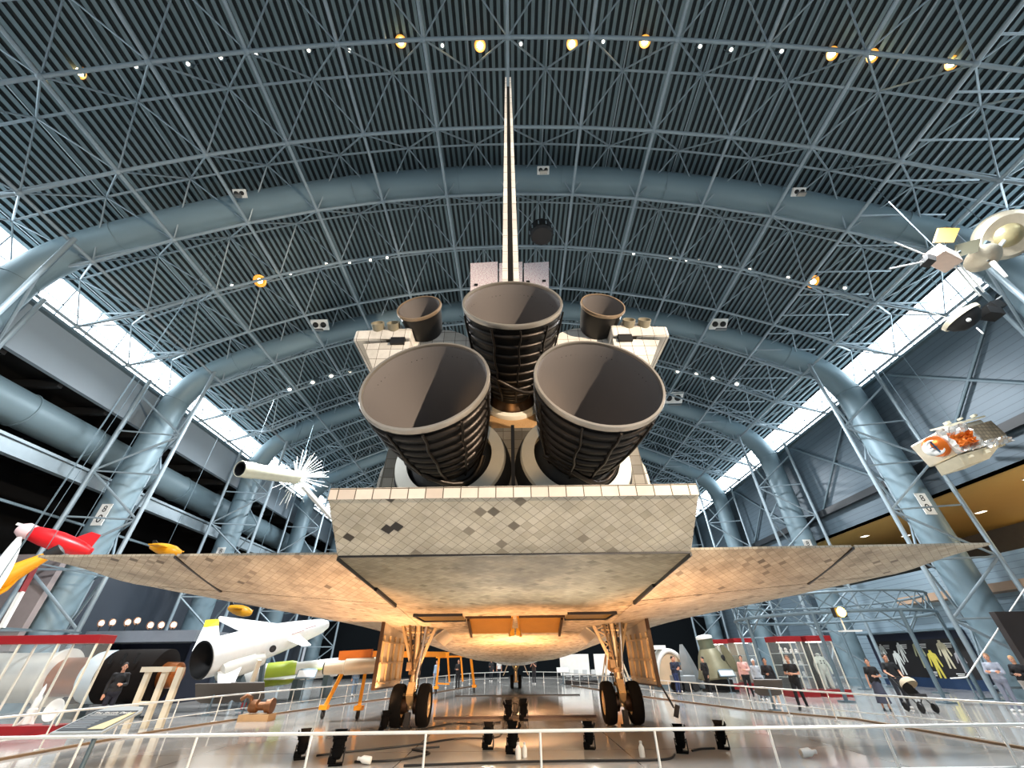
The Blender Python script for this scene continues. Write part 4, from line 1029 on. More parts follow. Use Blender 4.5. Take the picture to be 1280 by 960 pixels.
obj('tail_fin', MB().prism([b_ - ax * .9 + V((0, 0, .2)), b_ - ax * .1 + V((0, 0, .1)), b_ + V((0, 0, .7)), b_ - ax * .35 + V((0, 0, .7))], (0, .05, 0)), P('bright_red_paint', '#c9141c'), rp)
hang(rp, [a_ + ax * .6, b_ - ax * .8], 14.6)
yp = thing('propeller_aircraft', 'yellow aircraft tail with black band hanging below the red drone', 'aircraft', at(30, 705, 15))
a_, b_ = at(-22, 735, 15), at(77, 686, 15.6); ax = (b_ - a_).normalized(); L = (b_ - a_).length
obj('fuselage', MB().lathe([(.02, -.1), (.3, 0), (.36, .5), (.3, L * .4), (.2, L * .66), (.15, L * .8)], a_, ax, 24), P('aircraft_yellow', '#dd9a12', .4), yp, 40)
obj('black_band', MB().lathe([(.15, L * .79), (.2, L * .8), (.2, L), (.12, L + .02), (.01, L + .04)], a_, ax, 24), M_BLACK, yp, 40)
obj('tail_plane', MB().prism([a_ + ax * L * .35, a_ + ax * L * .62, a_ + ax * L * .5 + V((0, -.1, -.75)), a_ + ax * L * .28 + V((0, -.1, -.8))], (0, .06, 0)), P('aircraft_yellow', '#dd9a12'), yp)
hang(yp, [a_ + ax * .4, a_ + ax * L * .7], 14.6)
bl = thing('aircraft_propeller', 'big white blade tip at the left edge in front of the yellow aircraft', 'aircraft', at(8, 705, 13))
a_, b_ = at(-26, 760, 13), at(24, 672, 13.2); ax = (b_ - a_).normalized(); nrm = ax.cross(V((0, 1, 0))).normalized(); L = (b_ - a_).length
rings = []
for i in range(13):
    s = i / 12; w = .34 * math.sin(PI * min(.97, .15 + .82 * s)) ** .7; c = a_ + ax * L * s
    rings.append([c + nrm * w * math.cos(q) + V((0, 1, 0)) * .05 * math.sin(q) for q in [2 * PI * k / 12 for k in range(12)]])
obj('blade', MB().loft(rings), M_WHITE, bl, 50)
obj('hub', MB().ball(a_, .22, 16, 10), M_STEELD, bl, 60)
hang(bl, [a_], 14.6)
for nm, lb, px, py, Y, L in [('target_drone', 'small yellow drone hanging below the left wing near the white missile fin', 300, 763, 29.0, 1.7), ('target_drone', 'small yellow drone just above the left wing edge', 207, 687, 22.5, 1.9)]:
    c = at(px, py, Y); r = thing(nm, lb, 'aircraft', c)
    ax = V((1, 0, -.22)).normalized()
    obj('fuselage', MB().lathe([(.02, -L / 2), (.15, -L * .45), (.26, -L * .2), (.3, 0), (.28, L * .25), (.16, L * .45), (.02, L * .5)], c, ax, 24), P('aircraft_yellow', '#dd9a12'), r, 40)
    obj('wing', MB().prism([c + V((-.3, -.9, .05)), c + V((.25, -.9, .05)), c + V((.35, .9, .05)), c + V((-.3, .9, .05))], (0, 0, .05)), P('aircraft_yellow', '#dd9a12'), r)
    obj('tail_fin', MB().prism([c + V((-L * .45, 0, .1)), c + V((-L * .2, 0, .15)), c + V((-L * .4, 0, .5)), c + V((-L * .5, 0, .5))], (0, .04, 0)), M_BLACK, r)
    hang(r, [c + V((0, 0, .2))], 14.6 if c.x < -20 else 17)

# --- spiky satellite at left
sp_ = thing('spiky_satellite', 'pale cylindrical satellite with a burst of thin rods, hanging at left above the wing', 'satellite', at(345, 600, 27))
a_, b_ = at(300, 586, 22.5), at(371, 597, 26.6); ax = (b_ - a_).normalized(); L = (b_ - a_).length
obj('body_tube', MB().lathe([(.44, .0), (.48, -.02), (.5, .04), (.5, .9), (.46, .92), (.44, L), (.02, L + .02)], a_, ax, 36), P('pale_gold_tube', '#cfcbb4', .4, .3), sp_, 40)
obj('open_mouth', MB().lathe([(.46, .0), (.37, -.01), (.34, .6), (.26, 1.2), (.02, 1.25)], a_, ax, 30), M_BLACK, sp_, 40)
random.seed(3)
for k in range(64):
    d_ = V((random.gauss(0, 1), random.gauss(0, 1), random.gauss(0, 1))).normalized()
    if d_.dot(ax) < -.35: d_ = -d_
    obj('rod', MB().tube(b_ + d_ * .15, b_ + d_ * random.uniform(1.7, 2.25), .022, n=5), M_WHITE, sp_, 60)
obj('beam', MB().bar(b_ + V((.6, 0, -.6)), at(415, 648, 29), .3, .25), P('pale_beam_paint', '#d5d2cc', .5), sp_)
hang(sp_, [a_ + ax * .4 + V((0, 0, .5)), b_ + V((0, 0, .2))], 18.0)

# --- satellites at right
M_FOIL = P('crinkled_pale_foil', '#d8cdb6', .3, .6, bump=1.0, scale=5)
M_ORF = P('orange_foil', '#c8641a', .3, .5, bump=1.0, scale=4)
c = at(1192, 558, 17.5)
s1 = thing('observation_satellite', 'white and orange foil satellite hanging before the right blue wall', 'satellite', c)
Rm = Matrix.Rotation(math.radians(-14), 3, 'Y')
def off(x, y, z): return c + Rm @ V((x, y, z))
obj('bus', MB().box(off(.2, 0, .1), (2.6, 1.6, 1.2), Rm), M_FOIL, s1, None, .06)
obj('top_panel', MB().prism([off(-.5, -.9, .72), off(1.7, -.9, .72), off(1.9, .2, 1.0), off(-.1, .2, 1.0)], Rm @ V((0, 0, .08))), P('cream_panel', '#ddd3b8', .5), s1)
obj('solar_panel', MB().box(off(1.0, -.86, .1), (1.5, .06, .8), Rm), tile_mat('solar_slats', [(0, '#7d705c'), (1, '#97886f')], .18, 0, euler=(PI / 2, 0, 0), lw=.08), s1)
obj('lower_skirt', MB().prism([off(-1.3, -.85, -.55), off(1.2, -.85, -.55), off(.4, -.5, -1.0), off(-1.0, -.5, -1.0)], Rm @ V((0, 1.2, 0))), P('cream_panel', '#ddd3b8'), s1)
random.seed(21)
def crumple(name, x0, x1, z0, z1, y, amp, mat, nx=16, nz=9):
    g = [[off(x0 + (x1 - x0) * i / nx + random.uniform(-.03, .03), y - amp * random.random(), z0 + (z1 - z0) * j / nz + random.uniform(-.03, .03)) for j in range(nz + 1)] for i in range(nx + 1)]
    bk_ = [[off(x0 + (x1 - x0) * i / nx, y + .12, z0 + (z1 - z0) * j / nz) for j in range(nz + 1)] for i in range(nx + 1)]
    return obj(name, MB().loft([a + b[::-1] for a, b in zip(g, bk_)]), mat, s1)
crumple('foil_blanket', -1.15, .35, -.5, .72, -.85, .22, P('silver_white_foil', '#dcd8d0', .25, .7))
crumple('foil_blanket', -1.0, -.1, -.25, .3, -1.0, .25, M_ORF, 10, 6)
crumple('foil_blanket', .3, 1.7, -.62, -.3, -.86, .15, P('silver_white_foil', '#dcd8d0'), 14, 4)
for x, z, w_ in ((-.2, .95, .2), (.6, .98, .12), (1.4, .95, .16), (1.2, -.62, .2), (.2, -.72, .24), (-.7, -.72, .16)):
    obj('equipment_box', MB().box(off(x, -.75, z), (w_, .2, w_ * .7), Rm), P('cream_panel', '#ddd3b8', .5), s1, None, .01)
for x, z in ((.15, .80), (.9, .82), (1.55, .82)):
    obj('panel_port', MB().lathe([(.005, 0), (.07, 0), (.07, .03), (.005, .03)], off(x, -.6, z + .05), Rm @ V((0, -.4, 1)), 14), M_STEELD, s1)
obj('foil_wrap', MB().ball(off(-1.1, -.3, .15), (.62, .5, .5), 18, 12), M_ORF, s1, 50)
obj('foil_wrap', MB().ball(off(-.45, -.75, -.05), (.5, .25, .3), 16, 10), M_ORF, s1, 50)
obj('telescope', MB().lathe([(.02, .35), (.34, .3), (.36, 0), (.3, -.04), (.28, .02), (.02, .05)], off(-1.6, -.55, .1), V((.35, .9, .1)), 28), M_WHITE, s1, 40)
obj('telescope_cross', MB().bar(off(-1.62, -.6, -.18), off(-1.62, -.6, .38), .06, .03).bar(off(-1.9, -.6, .1), off(-1.34, -.6, .1), .06, .03), P('dark_blue_glass', '#23425c', .2), s1)
obj('foil_wrap', MB().ball(off(1.75, .2, .1), (.35, .35, .35), 14, 10), M_ORF, s1, 50)
obj('support_arm', MB().bar(off(1.7, .3, .25), (24.5, c.y + 1.8, c.z + 1.1), .14, .14).bar(off(1.7, .3, -.1), (24.5, c.y + 1.8, c.z + .35), .14, .14), M_BLACK, s1)
hang(s1, [off(-.8, 0, .7), off(1.0, 0, .7)], 18.5)
c = at(1188, 318, 9.0)
s2 = thing('panel_satellite', 'satellite with one gold and one dark square panel hanging high at right', 'satellite', c)
obj('gold_panel', MB().prism([at(1168, 303, 9), at(1192, 303, 9), at(1200, 285, 9.2), at(1174, 285, 9.2)], (0, .05, .05)), P('matte_gold_panel', '#86651f', .6, .1), s2)
obj('dark_panel', MB().prism([at(1195, 322, 9), at(1222, 315, 9), at(1226, 298, 9.2), at(1196, 306, 9.2)], (0, .05, .05)), P('olive_dark_panel', '#3a382a', .5, .3), s2)
obj('bus', MB().box(at(1178, 323, 9), (.78, .58, .58), (0, .4, .3)), P('pink_foil', '#d9bfae', .35, .4, bump=1.0, scale=6), s2, None, .05)
obj('camera_head', MB().box(at(1160, 326, 8.9), (.25,.33,.33), (0, .5, 0)), M_BLACK, s2)
obj('boom', MB().tube(at(1190, 328, 9), at(1225, 370, 9.2), .03).tube(at(1195, 326, 9), at(1230, 365, 9.2), .03).tube(at(1165, 322, 9), at(1118, 303, 9), .025).tube(at(1165, 325, 9), at(1112, 336, 8.8), .025), M_WHITE, s2, 60)
obj('panel_arm', MB().tube(at(1180, 318, 9.05), at(1182, 300, 9.1), .03).tube(at(1190, 320, 9.05), at(1200, 314, 9.05), .03), M_STEEL, s2, 60)
hang(s2, [at(1178, 318, 9)], 20.5)
c = at(1256, 300, 9.6)
s3 = thing('round_satellite', 'ring-shaped foil satellite with white arms hanging at the right edge', 'satellite', c)
obj('ring_body', MB().lathe([(.5, -.3), (.85, -.3), (.95, -.1), (.95, .15), (.8, .3), (.45, .25)], c + V((.2, 0, .3)), (-.35, -.55, -.75), 36, wrap=True), M_FOIL, s3, 40)
obj('core', MB().ball(c + V((.2, 0, .3)), .52, 20, 14), P('pale_gold_core', '#b9ad84', .3, .6, bump=.8, scale=5), s3, 50)
for k in range(9):
    a = k * 2 * PI / 9; obj('equipment_box', MB().box(c + V((.2 + .8 * math.cos(a) * .9, -.35 * math.sin(a) + .1, .3 + .8 * math.sin(a) * .75)), (.22, .16, .18), (a, .4, a * .5)), [M_FOIL, M_WHITE, M_STEELD][k % 3], s3, None, .01)
obj('lower_dish', MB().lathe([(.05, 0), (.3, .06), (.52, .25), (.55, .3), (.5, .28), (.05, .08)], at(1236, 326, 9.4), (.2, .3, .9), 28), M_FOIL, s3, 40)
obj('arm', MB().tube(at(1240, 328, 9.4), at(1258, 346, 9.4), .09, .05).tube(at(1240, 320, 9.4), c, .07), M_WHITE, s3, 60)
hang(s3, [c + V((0, 0, .5))], 19.5)
c = at(1212, 400, 12.5)
s4 = thing('capsule_satellite', 'upturned capsule with black underside and cream rim hanging below the ring satellite', 'satellite', c)
obj('black_bowl', MB().lathe([(.02, 0), (.35, .06), (.58, .28), (.66, .5)], c + V((.0, 0, -.3)), (-.35, .1, .9), 32), M_BLACK, s4, 50)
obj('cream_rim', MB().lathe([(.62, .48), (.72, .46), (.74, .62), (.66, .66), (.3, .8), (.02, .82)], c + V((0, 0, -.3)), (-.35, .1, .9), 32), P('cream_panel', '#ddd3b8'), s4, 40)
obj('black_box', MB().box(at(1238, 392, 12.4), (.6, .5, .4), (0, .2, 0)).box(at(1243, 383, 12.4), (.5, .4, .4), (0, -.3, 0)), M_BLACK, s4)
obj('antenna_rod', MB().tube(at(1221, 410, 12.3), at(1229, 417, 12.2), .03).tube(at(1230, 386, 12.4), at(1252, 370, 12.4), .03).tube(at(1192, 400, 12.5), at(1162, 390, 12.5), .015), M_WHITE, s4, 60)
obj('lamp_dot', MB().ball(at(1211, 400, 12.05), .08, 10, 8), M_WHITE, s4, 60)
hang(s4, [c + V((0, 0, .4))], 18.5)

# --- circular truss on posts at right, with a bright lamp
rt = thing('ring_truss', 'circular steel lattice ring on slim posts behind the right wing', 'truss', (18, 26.5, 0))
C0 = V((18.0, 26.5, 0)); RR = 4.8; RPH = math.radians(5)
def rp_(a, z, r=RR): return C0 + V((r * math.cos(a), r * math.sin(a), z))
obj('upper_ring', MB().path([rp_(2 * PI * i / 40, 4.35) for i in range(40)], .06, 8, closed=True), M_STEELD, rt, 60)
obj('lower_ring', MB().path([rp_(2 * PI * i / 40, 3.5) for i in range(40)], .08, 8, closed=True), M_STEELD, rt, 60)
mb = MB()
for i in range(28):
    a0, a1 = 2 * PI * i / 28, 2 * PI * (i + 1) / 28
    mb.tube(rp_(a0, 3.5), rp_(a1, 4.35), .026, n=5); mb.tube(rp_(a1, 3.5), rp_(a0, 4.35), .026, n=5)
obj('lattice', mb, M_STEELD, rt, 60)
for a in [PI * k / 4 + RPH for k in range(8)]:
    q = rp_(a, 0); obj('post', MB().tube(q, (q.x, q.y, 3.5), .085, n=10).box((q.x, q.y, .03), (.5, .5, .06)), M_STEELD, rt, 60)
    obj('knee_brace', MB().tube((q.x, q.y, 2.7), rp_(a + .2, 3.45), .035, n=6).tube((q.x, q.y, 2.7), rp_(a - .2, 3.45), .035, n=6), M_STEELD, rt, 60)
p = at(1052, 765, 21.3)
r = thing('floodlight', 'bright yellow floodlight on the circular truss at right', 'light', p)
obj('housing', MB().box(p + V((0, .2, 0)), (.5, .25, .4)), M_BLACK, r, None, .02)
obj('lens', MB().lathe([(.005, -.1), (.16, -.06), (.2, .02), (.02, .03)], p, (0, 1, .1), 20), EM('yellow_flood_lens', '#ffc04a', 30), r, 50)
obj('shelf_bracket', MB().box(p + V((.1, .1, -.75)), (.9, .3, .06)).bar(p + V((0, .25, -.7)), p + V((0, .25, 0)), .05, .05), M_WHITE, r)

# --- red-headed display cases at right
M_CASEB = P('dark_green_backing', '#2d3a38', .6)
glass_case('display_case', 'red-topped glass case with stepped shelves of small white objects', 14.25, 15.55, 25.6, 26.8, 2.62, .25, 'red-topped cases at right', 2, 3, .3, M_CASEB)
glass_case('display_case', 'red-topped glass case holding one standing white spacesuit', 15.75, 17.05, 25.4, 26.6, 2.62, .25, 'red-topped cases at right', 1, 0, .3, M_CASEB)
glass_case('display_case', 'red-topped glass case farther back, left of two behind the man in pink', 13.0, 14.4, 32, 33.2, 2.7, .25, 'red-topped cases at right', 2, 2, .3, P('lit_cream_backing', '#cfc5ad', .6))
glass_case('display_case', 'red-topped glass case farther back, right of two, behind a truss post', 14.9, 16.1, 32, 33.2, 2.75, .25, 'red-topped cases at right', 2, 2, .3, P('lit_cream_backing', '#cfc5ad'))
random.seed(11); proto = None
for k in range(3):
    for i in range(4):
        x = 14.5 + .27 * i; z = .3 + (2.37 - .3) * (k + 1) / 4 + .013
        if proto is None:
            proto = tag(obj('artefact', MB().lathe([(.01, 0), (.07, 0), (.09, .04), (.05, .09), (.075, .14), (.05, .2), (.01, .22)], (0, 0, 0), (0, 0, 1), 16), M_WHITE, None, 50), 'small white artefact on a shelf of the stepped red-topped case', 'artefact', 'small white artefacts in the case'); q = proto
        else: q = proto.copy(); COL.objects.link(q)
        q.location = (x, 26.0, z); q.scale = (1 + .3 * random.random(), 1, .8 + .5 * random.random())

# --- green capsule and its neighbours
cp = thing('space_capsule', 'olive green bell-shaped capsule with white top cap and open hatch at right', 'spacecraft', (12.5, 30.5, 0))
M_OLIVE = P('olive_capsule_skin', '#77735a', .5, .2, bump=.3, var=.25)
o = V((12.5, 30.5, .62)); ax = V((-.10, 0, 1)).normalized()
cb_ = obj('capsule_body', MB().lathe([(.05, 0), (1.05, .02), (1.12, .1), (1.0, .35), (.72, 1.2), (.55, 1.5), (.5, 1.55)], o, ax, 36), M_OLIVE, cp, 40)
obj('neck', MB().lathe([(.48, 1.5), (.46, 1.6), (.46, 2.05), (.4, 2.1)], o, ax, 28), P('dark_green_neck', '#4d5340', .5), cp, 40)
obj('top_cap', MB().lathe([(.42, 2.05), (.5, 2.08), (.5, 2.22), (.3, 2.3), (.02, 2.32)], o, ax, 28), M_WHITE, cp, 40)
obj('hatch', MB().loft([[o + V((.55 + .5 * s + .05 * k, -.6 + .1 * s, 1.75 - 1.4 * s + .0 * k)) + V(((.28 if m_ in (1, 2) else -.28) * math.sin(PI * (.12 + .76 * s)), (-.03 if m_ > 1 else .03), 0)) for m_ in range(4)] for k, s in [(0, i / 8) for i in range(9)]]), M_OLIVE, cp, 50)
obj('hatch_window', MB().ball(o + V((.4, -.66, 1.05)), (.13, .04, .17), 14, 8), M_BLACK, cp, 60)
obj('stand', MB().box((12.5, 30.5, .3), (1.3, 1.2, .6)).box((12.5, 30.5, .05), (1.6, 1.6, .1)), M_BLACK, cp)
wm = thing('escape_pod', 'rounded white pod with a wide arched opening behind the two men in navy', 'spacecraft', (10.6, 33.5, 0))
rings = []
prof = [(1.05, 1.1), (1.18, 1.18), (1.25, 1.25)]
def archpts(w, h, y, z0=.25): return [V((10.6 + w * math.cos(a), y, z0 + h * math.sin(a))) for a in [PI * i / 20 for i in range(21)]]
outer = [archpts(1.2, 2.0, 33.0), archpts(1.25, 2.05, 34.2), archpts(.7, 1.2, 35.2)]
obj('shell', MB().loft(outer, closed=True), P('off_white_shell', '#c9cdc9', .45), wm, 50)
obj('arch_rim', MB().path(archpts(1.1, 1.85, 32.95), .13, 10), M_WHITE, wm, 60)
obj('inner_wall', MB().loft([archpts(.98, 1.7, 32.93), archpts(.98, 1.7, 32.97)]), P('cream_lit_interior', '#bfa88a', .6), wm)
obj('skid', MB().box((10.6, 33.9, .12), (1.9, 2.2, .24)), M_STEELD, wm)
obj('roof_box', MB().box((10.0, 33.6, 2.3), (1.1, .8, .25)), M_WHITE, wm, None, .03)
hp = thing('curved_panel', 'tall grey curved panel leaning between the white pod and green capsule', 'panel', (11.7, 32.5, 0))
rings = []
for i in range(11):
    s = i / 10; z = 2.45 * s; w = .55 * (1 - s ** 2.2) + .12; xx = 11.8 - .35 * s
    rings.append([V((xx - w, 32.3 + .3 * s, z)), V((xx, 32.0 + .3 * s, z)), V((xx + w * .8, 32.3 + .3 * s, z)), V((xx, 32.42 + .3 * s, z))])
obj('panel_shell', MB().loft(rings), P('mid_grey_shell', '#7e8486', .4, .2), hp, 50)
obj('panel_foot', MB().box((11.8, 32.3, .06), (1.4, .8, .12)), M_STEELD, hp)
# vehicle-like grey machine in front of it
mc = thing('rover', 'low grey six-wheeled machine behind the right railing beside the two men', 'vehicle', (11.3, 30.0, 0))
obj('chassis', MB().box((10.5, 30.9, .62), (1.3, 1.0, .35)).box((10.2, 30.9, .9), (.5, .7, .3)), P('mid_grey_shell', '#7e8486'), mc, None, .04)
for x in (10.0, 10.5, 11.0):
    for y in (30.4, 31.4): obj('wheel', MB().lathe([(.05, -.09), (.2, -.09), (.23, -.05), (.23, .05), (.2, .09), (.05, .09)], (x, y, .23), (0, 1, 0), 20, caps=True), M_BLACK, mc, 50)
obj('mast', MB().tube((10.3, 30.7, .9), (10.3, 30.7, 1.35), .05).box((10.3, 30.65, 1.4), (.3, .2, .15)), M_STEELD, mc)

# --- far right of centre: white screens, seats, orange tank
for i, (x, w) in enumerate([(5.5, 2.7), (8.0, 1.3)]):
    r = thing('screen', ['wide white screen standing beyond the right main gear', 'narrow white screen standing beyond the right main gear'][i], 'screen', (x, 45, 0), 'white screens')
    obj('screen_panel', MB().box((x, 45, 1.25), (w, .08, 1.6)), P('screen_white', '#e6e5df', .5), r)
    for s in (-1, 1): obj('foot', MB().box((x + s * w * .42, 45, .22), (.08, .1, .46)).box((x + s * w * .42, 45, .02), (.12, .7, .04)), M_STEELD, r)
def chair_grey(x, y, rz, first=[None]):
    if first[0] is None:
        r = thing('folding_chair', 'light grey chair in the row before the wide white screen', 'chair', (0, 0, 0), 'grey chairs before the screen')
        g = P('light_grey_plastic', '#b9bcbb', .5)
        obj('seat', MB().box((0, 0, .45), (.42, .42, .04)), g, r, None, .01); obj('backrest', MB().box((0, .22, .75), (.42, .04, .34), (.25, 0, 0)), g, r, None, .01)
        for sx in (-1, 1):
            obj('leg', MB().tube((.19 * sx, -.2, 0), (.19 * sx, .2, .62), .014, n=6), M_SILV, r); obj('leg', MB().tube((.19 * sx, .22, 0), (.19 * sx, -.15, .44), .014, n=6), M_SILV, r)
        first[0] = r
    else: r = copy_tree(first[0])
    r.location = (x, y, 0); r.rotation_euler = (0, 0, rz)
for i in range(4): chair_grey(4.6 + .75 * i, 42.5, 2.6)
for i, (x, y) in enumerate([(3.9, 40.5), (6.9, 38.0), (7.7, 37.0)]):
    r = thing('desk_sign', ['white sloping sign board left of the grey chairs', 'white sloping sign board right of the grey chairs, farther one', 'white sloping sign board nearest the right main gear'][i], 'sign', (x, y, 0), 'white sloping sign boards')
    obj('board', MB().box((x, y, .95), (.95, .55, .04), (.6, 0, 0)), M_WHITE, r); obj('post', MB().tube((x, y, 0), (x, y, .93), .04).box((x, y, .02), (.5, .4, .04)), M_STEELD, r)
pf = tag(obj('platform', MB().box((5.3, 39.8, .14), (2.6, .8, .28)), M_BLACK, None, None, .02), 'low black platform on the floor before the grey chairs', 'platform')
ot = thing('fuel_tank', 'round orange tank in a pale frame behind the right gear braces', 'tank', (6.7, 34, 0))
obj('sphere', MB().ball((6.9, 34, 1.5), .62, 24, 16), P('amber_tank', '#c77a22', .4, .2), ot, 60)
mb = MB()
for sx in (-1, 1):
    for sy in (-1, 1): obj('frame_leg', MB().bar((6.9 + .95 * sx, 34 + .7 * sy, 0), (6.9 + .35 * sx, 34 + .3 * sy, 2.2), .09, .09), M_BEIGE, ot)
obj('frame_top', MB().box((6.9, 34, 2.2), (.9, .8, .1)), M_BEIGE, ot)

# --- wall graphic with printed suits
wg = thing('wall_graphic', 'dark blue wall panel printed with rows of white, green and yellow flight suits', 'panel', (26.3, 31, 0))
obj('backing', MB().box((26.3, 31.2, 1.45), (.12, 7.6, 2.9)), P('midnight_blue_print', '#141c33', .5), wg)
obj('panel_field', MB().box((26.22, 31.0, 1.45), (.04, 6.9, 2.1)), P('warm_black_print', '#1c1a1b', .5), wg)
obj('base_band', MB().box((26.2, 31.2, .25), (.1, 7.6, .5)), P('royal_blue_band', '#18304f', .5), wg)
def suit(y, z, h, col, name):
    s = h / 1.5
    poly = [(-.1, 0), (-.22, 0), (-.16, .75), (-.2, 1.1), (-.34, .62), (-.42, .66), (-.3, 1.28), (-.1, 1.36), (-.09, 1.48), (.09, 1.48), (.1, 1.36), (.3, 1.28), (.42, .66), (.34, .62), (.2, 1.1), (.16, .75), (.22, 0), (.1, 0), (0, .68)]
    obj('printed_suit', MB().prism([(26.2, y + a * s, z + b * s) for a, b in poly], (-.012, 0, 0)), P(name, col, .6, var=.25, scale=8), wg)
suit(34.0, 1.35, 1.0, '#cfd3cf', 'print_white'); suit(33.0, .6, 1.35, '#d3d6d2', 'print_white'); suit(32.4, 1.3, 1.1, '#cfd3cf', 'print_white')
suit(31.0, 1.0, 1.45, '#8f9173', 'print_sage'); suit(30.2, .45, 1.5, '#cdbf52', 'print_yellow'); suit(29.2, 1.0, 1.45, '#bdb79b', 'print_khaki'); suit(28.4, .8, 1.1, '#9a9aa0', 'print_grey')
for y, z in ((33.5, 2.25), (32.0, 2.25), (30.5, 2.25), (28.7, 2.25), (30.7, .8), (28.9, .75)):
    for k in range(3): obj('caption_line', MB().box((26.19, y, z - k * .09), (.01, .55 - .1 * k, .04)), M_WHITE, wg)
cap = obj('top_hood', MB().box((25.9, 31.2, 2.95), (.9, 7.6, .1)), M_STEELD, wg)
# dark exhibit wall and handrail at the right edge
struct(obj('trim_3', MB().box((22.5, 19.6, 1.6), (4.0, .25, 3.2)).box((24.4, 22.0, 1.6), (.25, 5.0, 3.2)), P('dark_brown_mural', '#26201f', .6, var=.5, scale=.8)))
hr = thing('handrail', 'slanted white pipe handrail rising at the right edge above the two women', 'handrail', fl(1190, 880))
p0, p1, p2 = at(1188, 848, 21.0), at(1208, 847, 20.6), at(1290, 722, 19.0)
obj('rail_pipe', MB().path([p0, p1, p2], .026, 10), M_RAIL, hr, 60)
for q in (p1, p2): obj('post', MB().tube((q.x, q.y, 0), q, .035, n=8), M_STEELD, hr, 60)

# --- speaker drum, pink panels, emergency lights, track lights
p = at(677, 290, 13.2)
s = thing('speaker', 'black round speaker cluster hanging right of the tail fin', 'speaker', p)
obj('drum', MB().lathe([(.02, -.42), (.55, -.42), (.66, -.3), (.66, .3), (.6, .4), (.02, .42)], p, (0, 0, 1), 12), M_BLACK, s, 20)
for k in range(6):
    a = PI + k * PI / 5.0
    obj('bracket', MB().box(p + V((.67 * math.cos(a), .67 * math.sin(a), -.05)), (.05, .05, .26), (0, 0, a)), M_STEEL, s)
obj('suspension_cable', MB().tube(p + V((0, 0, .4)), (p.x, p.y, arc(RA, p.x)), .02, n=6), M_BLACK, s, 60)
obj('stay_wire', MB().tube(p + V((-.2, 0, .42)), p + V((-1.3, -.4, 1.7)), .02, n=6), M_STEEL, s, 60)
pk = thing('hanging_board', 'pink speckled board in sections hanging behind the foot of the tail fin', 'panel', at(638, 345, 15.0))
t = NT('pink_speckled_board'); nz = t.noise(14, 3); t.l(t.ramp(nz, [(.36, '#c9adbd'), (.43, '#efd6da'), (.6, '#fdf6f5')]), t.b.inputs['Base Color']); t.set('Roughness', .6)
M_PINK = t.m
for x0, x1 in ((588, 622), (624, 653), (655, 686)):
    pr = []
    obj('board_section', MB().prism([at(x0, 329, 15.0), at(x1, 327, 15.0), at(x1, 366, 15.0), at(x0, 368, 15.0)], (0, .06, 0)), M_PINK, pk)
for x, y in ((595, 356), (616, 355), (660, 352), (680, 351)): obj('clip', MB().box(at(x, y, 14.92), (.2, .08, .1)), M_BLACK, pk)
for x in (606, 670):
    q = at(x, 328, 15.03); obj('suspension_cable', MB().tube(q, (q.x, q.y, arc(RA, q.x)), .02, n=6), M_STEEL, pk, 60)
for i, (px, py, Y) in enumerate([(300, 242, 11.15), (679, 213, 11.15), (998, 240, 11.15), (400, 406, 21.75), (898, 405, 21.75), (841, 497, 32.3)]):
    p = at(px, py, Y)
    r = thing('emergency_light', 'white twin-lamp box ' + ['on the near air duct at left', 'on the near air duct beside the tail fin', 'on the near air duct at right', 'on the second air duct at left', 'on the second air duct at right', 'on the third air duct right of the engines'][i], 'light', p, 'twin-lamp boxes on the ducts')
    s_ = Y / 12.0 * .9
    obj('box', MB().box(p, (.8 * s_, .12, .5 * s_), (1.0, 0, 0)), M_WHITE, r, None, .01)
    for dx in (-.18, .18): obj('lamp_head', MB().ball(p + V((dx * s_, -.06, -.07)), .13 * s_, 14, 10), M_BLACK, r, 60)
    obj('lower_lens', MB().box(p + V((0, -.05, -.36 * s_)), (.5 * s_, .2, .1)), M_SILV, r)
    obj('bracket', MB().bar(p, p + V((0, .2, .12)), .08, .08), M_STEELD, r)
M_TLB = EM('track_lamp_glow_bright', '#ffdf9a', 30); M_TLW = EM('track_lamp_glow_soft', '#fff1dc', 8); M_AMB = EM('amber_halo_glow', '#f09a20', 1.3)  # last one: glowing ring that paints the amber halo round big lamps
def track(px, py, Y, big, grp, lab):
    p = at(px, py, Y); s_ = Y / 6.0 if Y < 9 else Y / 16.8 * 1.5
    r = thing('track_light', lab, 'light', p, grp)
    ln = obj('lamp_can', MB().lathe([(.01, .3 * s_), (.09 * s_, .28 * s_), (.11 * s_, .05 * s_), (.13 * s_, 0), (.1 * s_, .0), (.09 * s_, .04 * s_)], p, (V((.12 * math.sin(px), .55, 1))).normalized(), 16), M_STEELD if not big else M_BLACK, r, 50)
    obj('lens', MB().ball(p, (.065 if not big else .14) * s_ * (1 if Y < 9 else .8), 14, 10), M_TLB if big else M_TLW, r, 60)
    if big: obj('amber_halo_ring', MB().lathe([(.1 * s_, .12 * s_), (.2 * s_, .06 * s_), (.27 * s_, -.02 * s_), (.26 * s_, -.02 * s_), (.19 * s_, .03 * s_), (.1 * s_, .08 * s_)], p, (V((.12 * math.sin(px), .55, 1))).normalized(), 20), M_AMB, r, 50)
    obj('hanger', MB().tube(p + V((0, .15, .28)) * 1.0, p + V((0, .2, .75)), .02, n=6), M_STEELD, r, 60)
near = [(40, 97, 0), (100, 90, 1), (170, 83, 0), (235, 80, 0), (276, 72, 0), (320, 68, 0), (386, 63, 0), (437, 63, 0), (501, 52, 1), (553, 57, 0), (600, 57, 1), (651, 55, 0), (715, 55, 1), (754, 52, 0), (806, 52, 1), (875, 58, 0), (914, 62, 0), (977, 64, 0), (1040, 67, 1), (1090, 70, 1), (1189, 79, 1), (1235, 78, 0)]
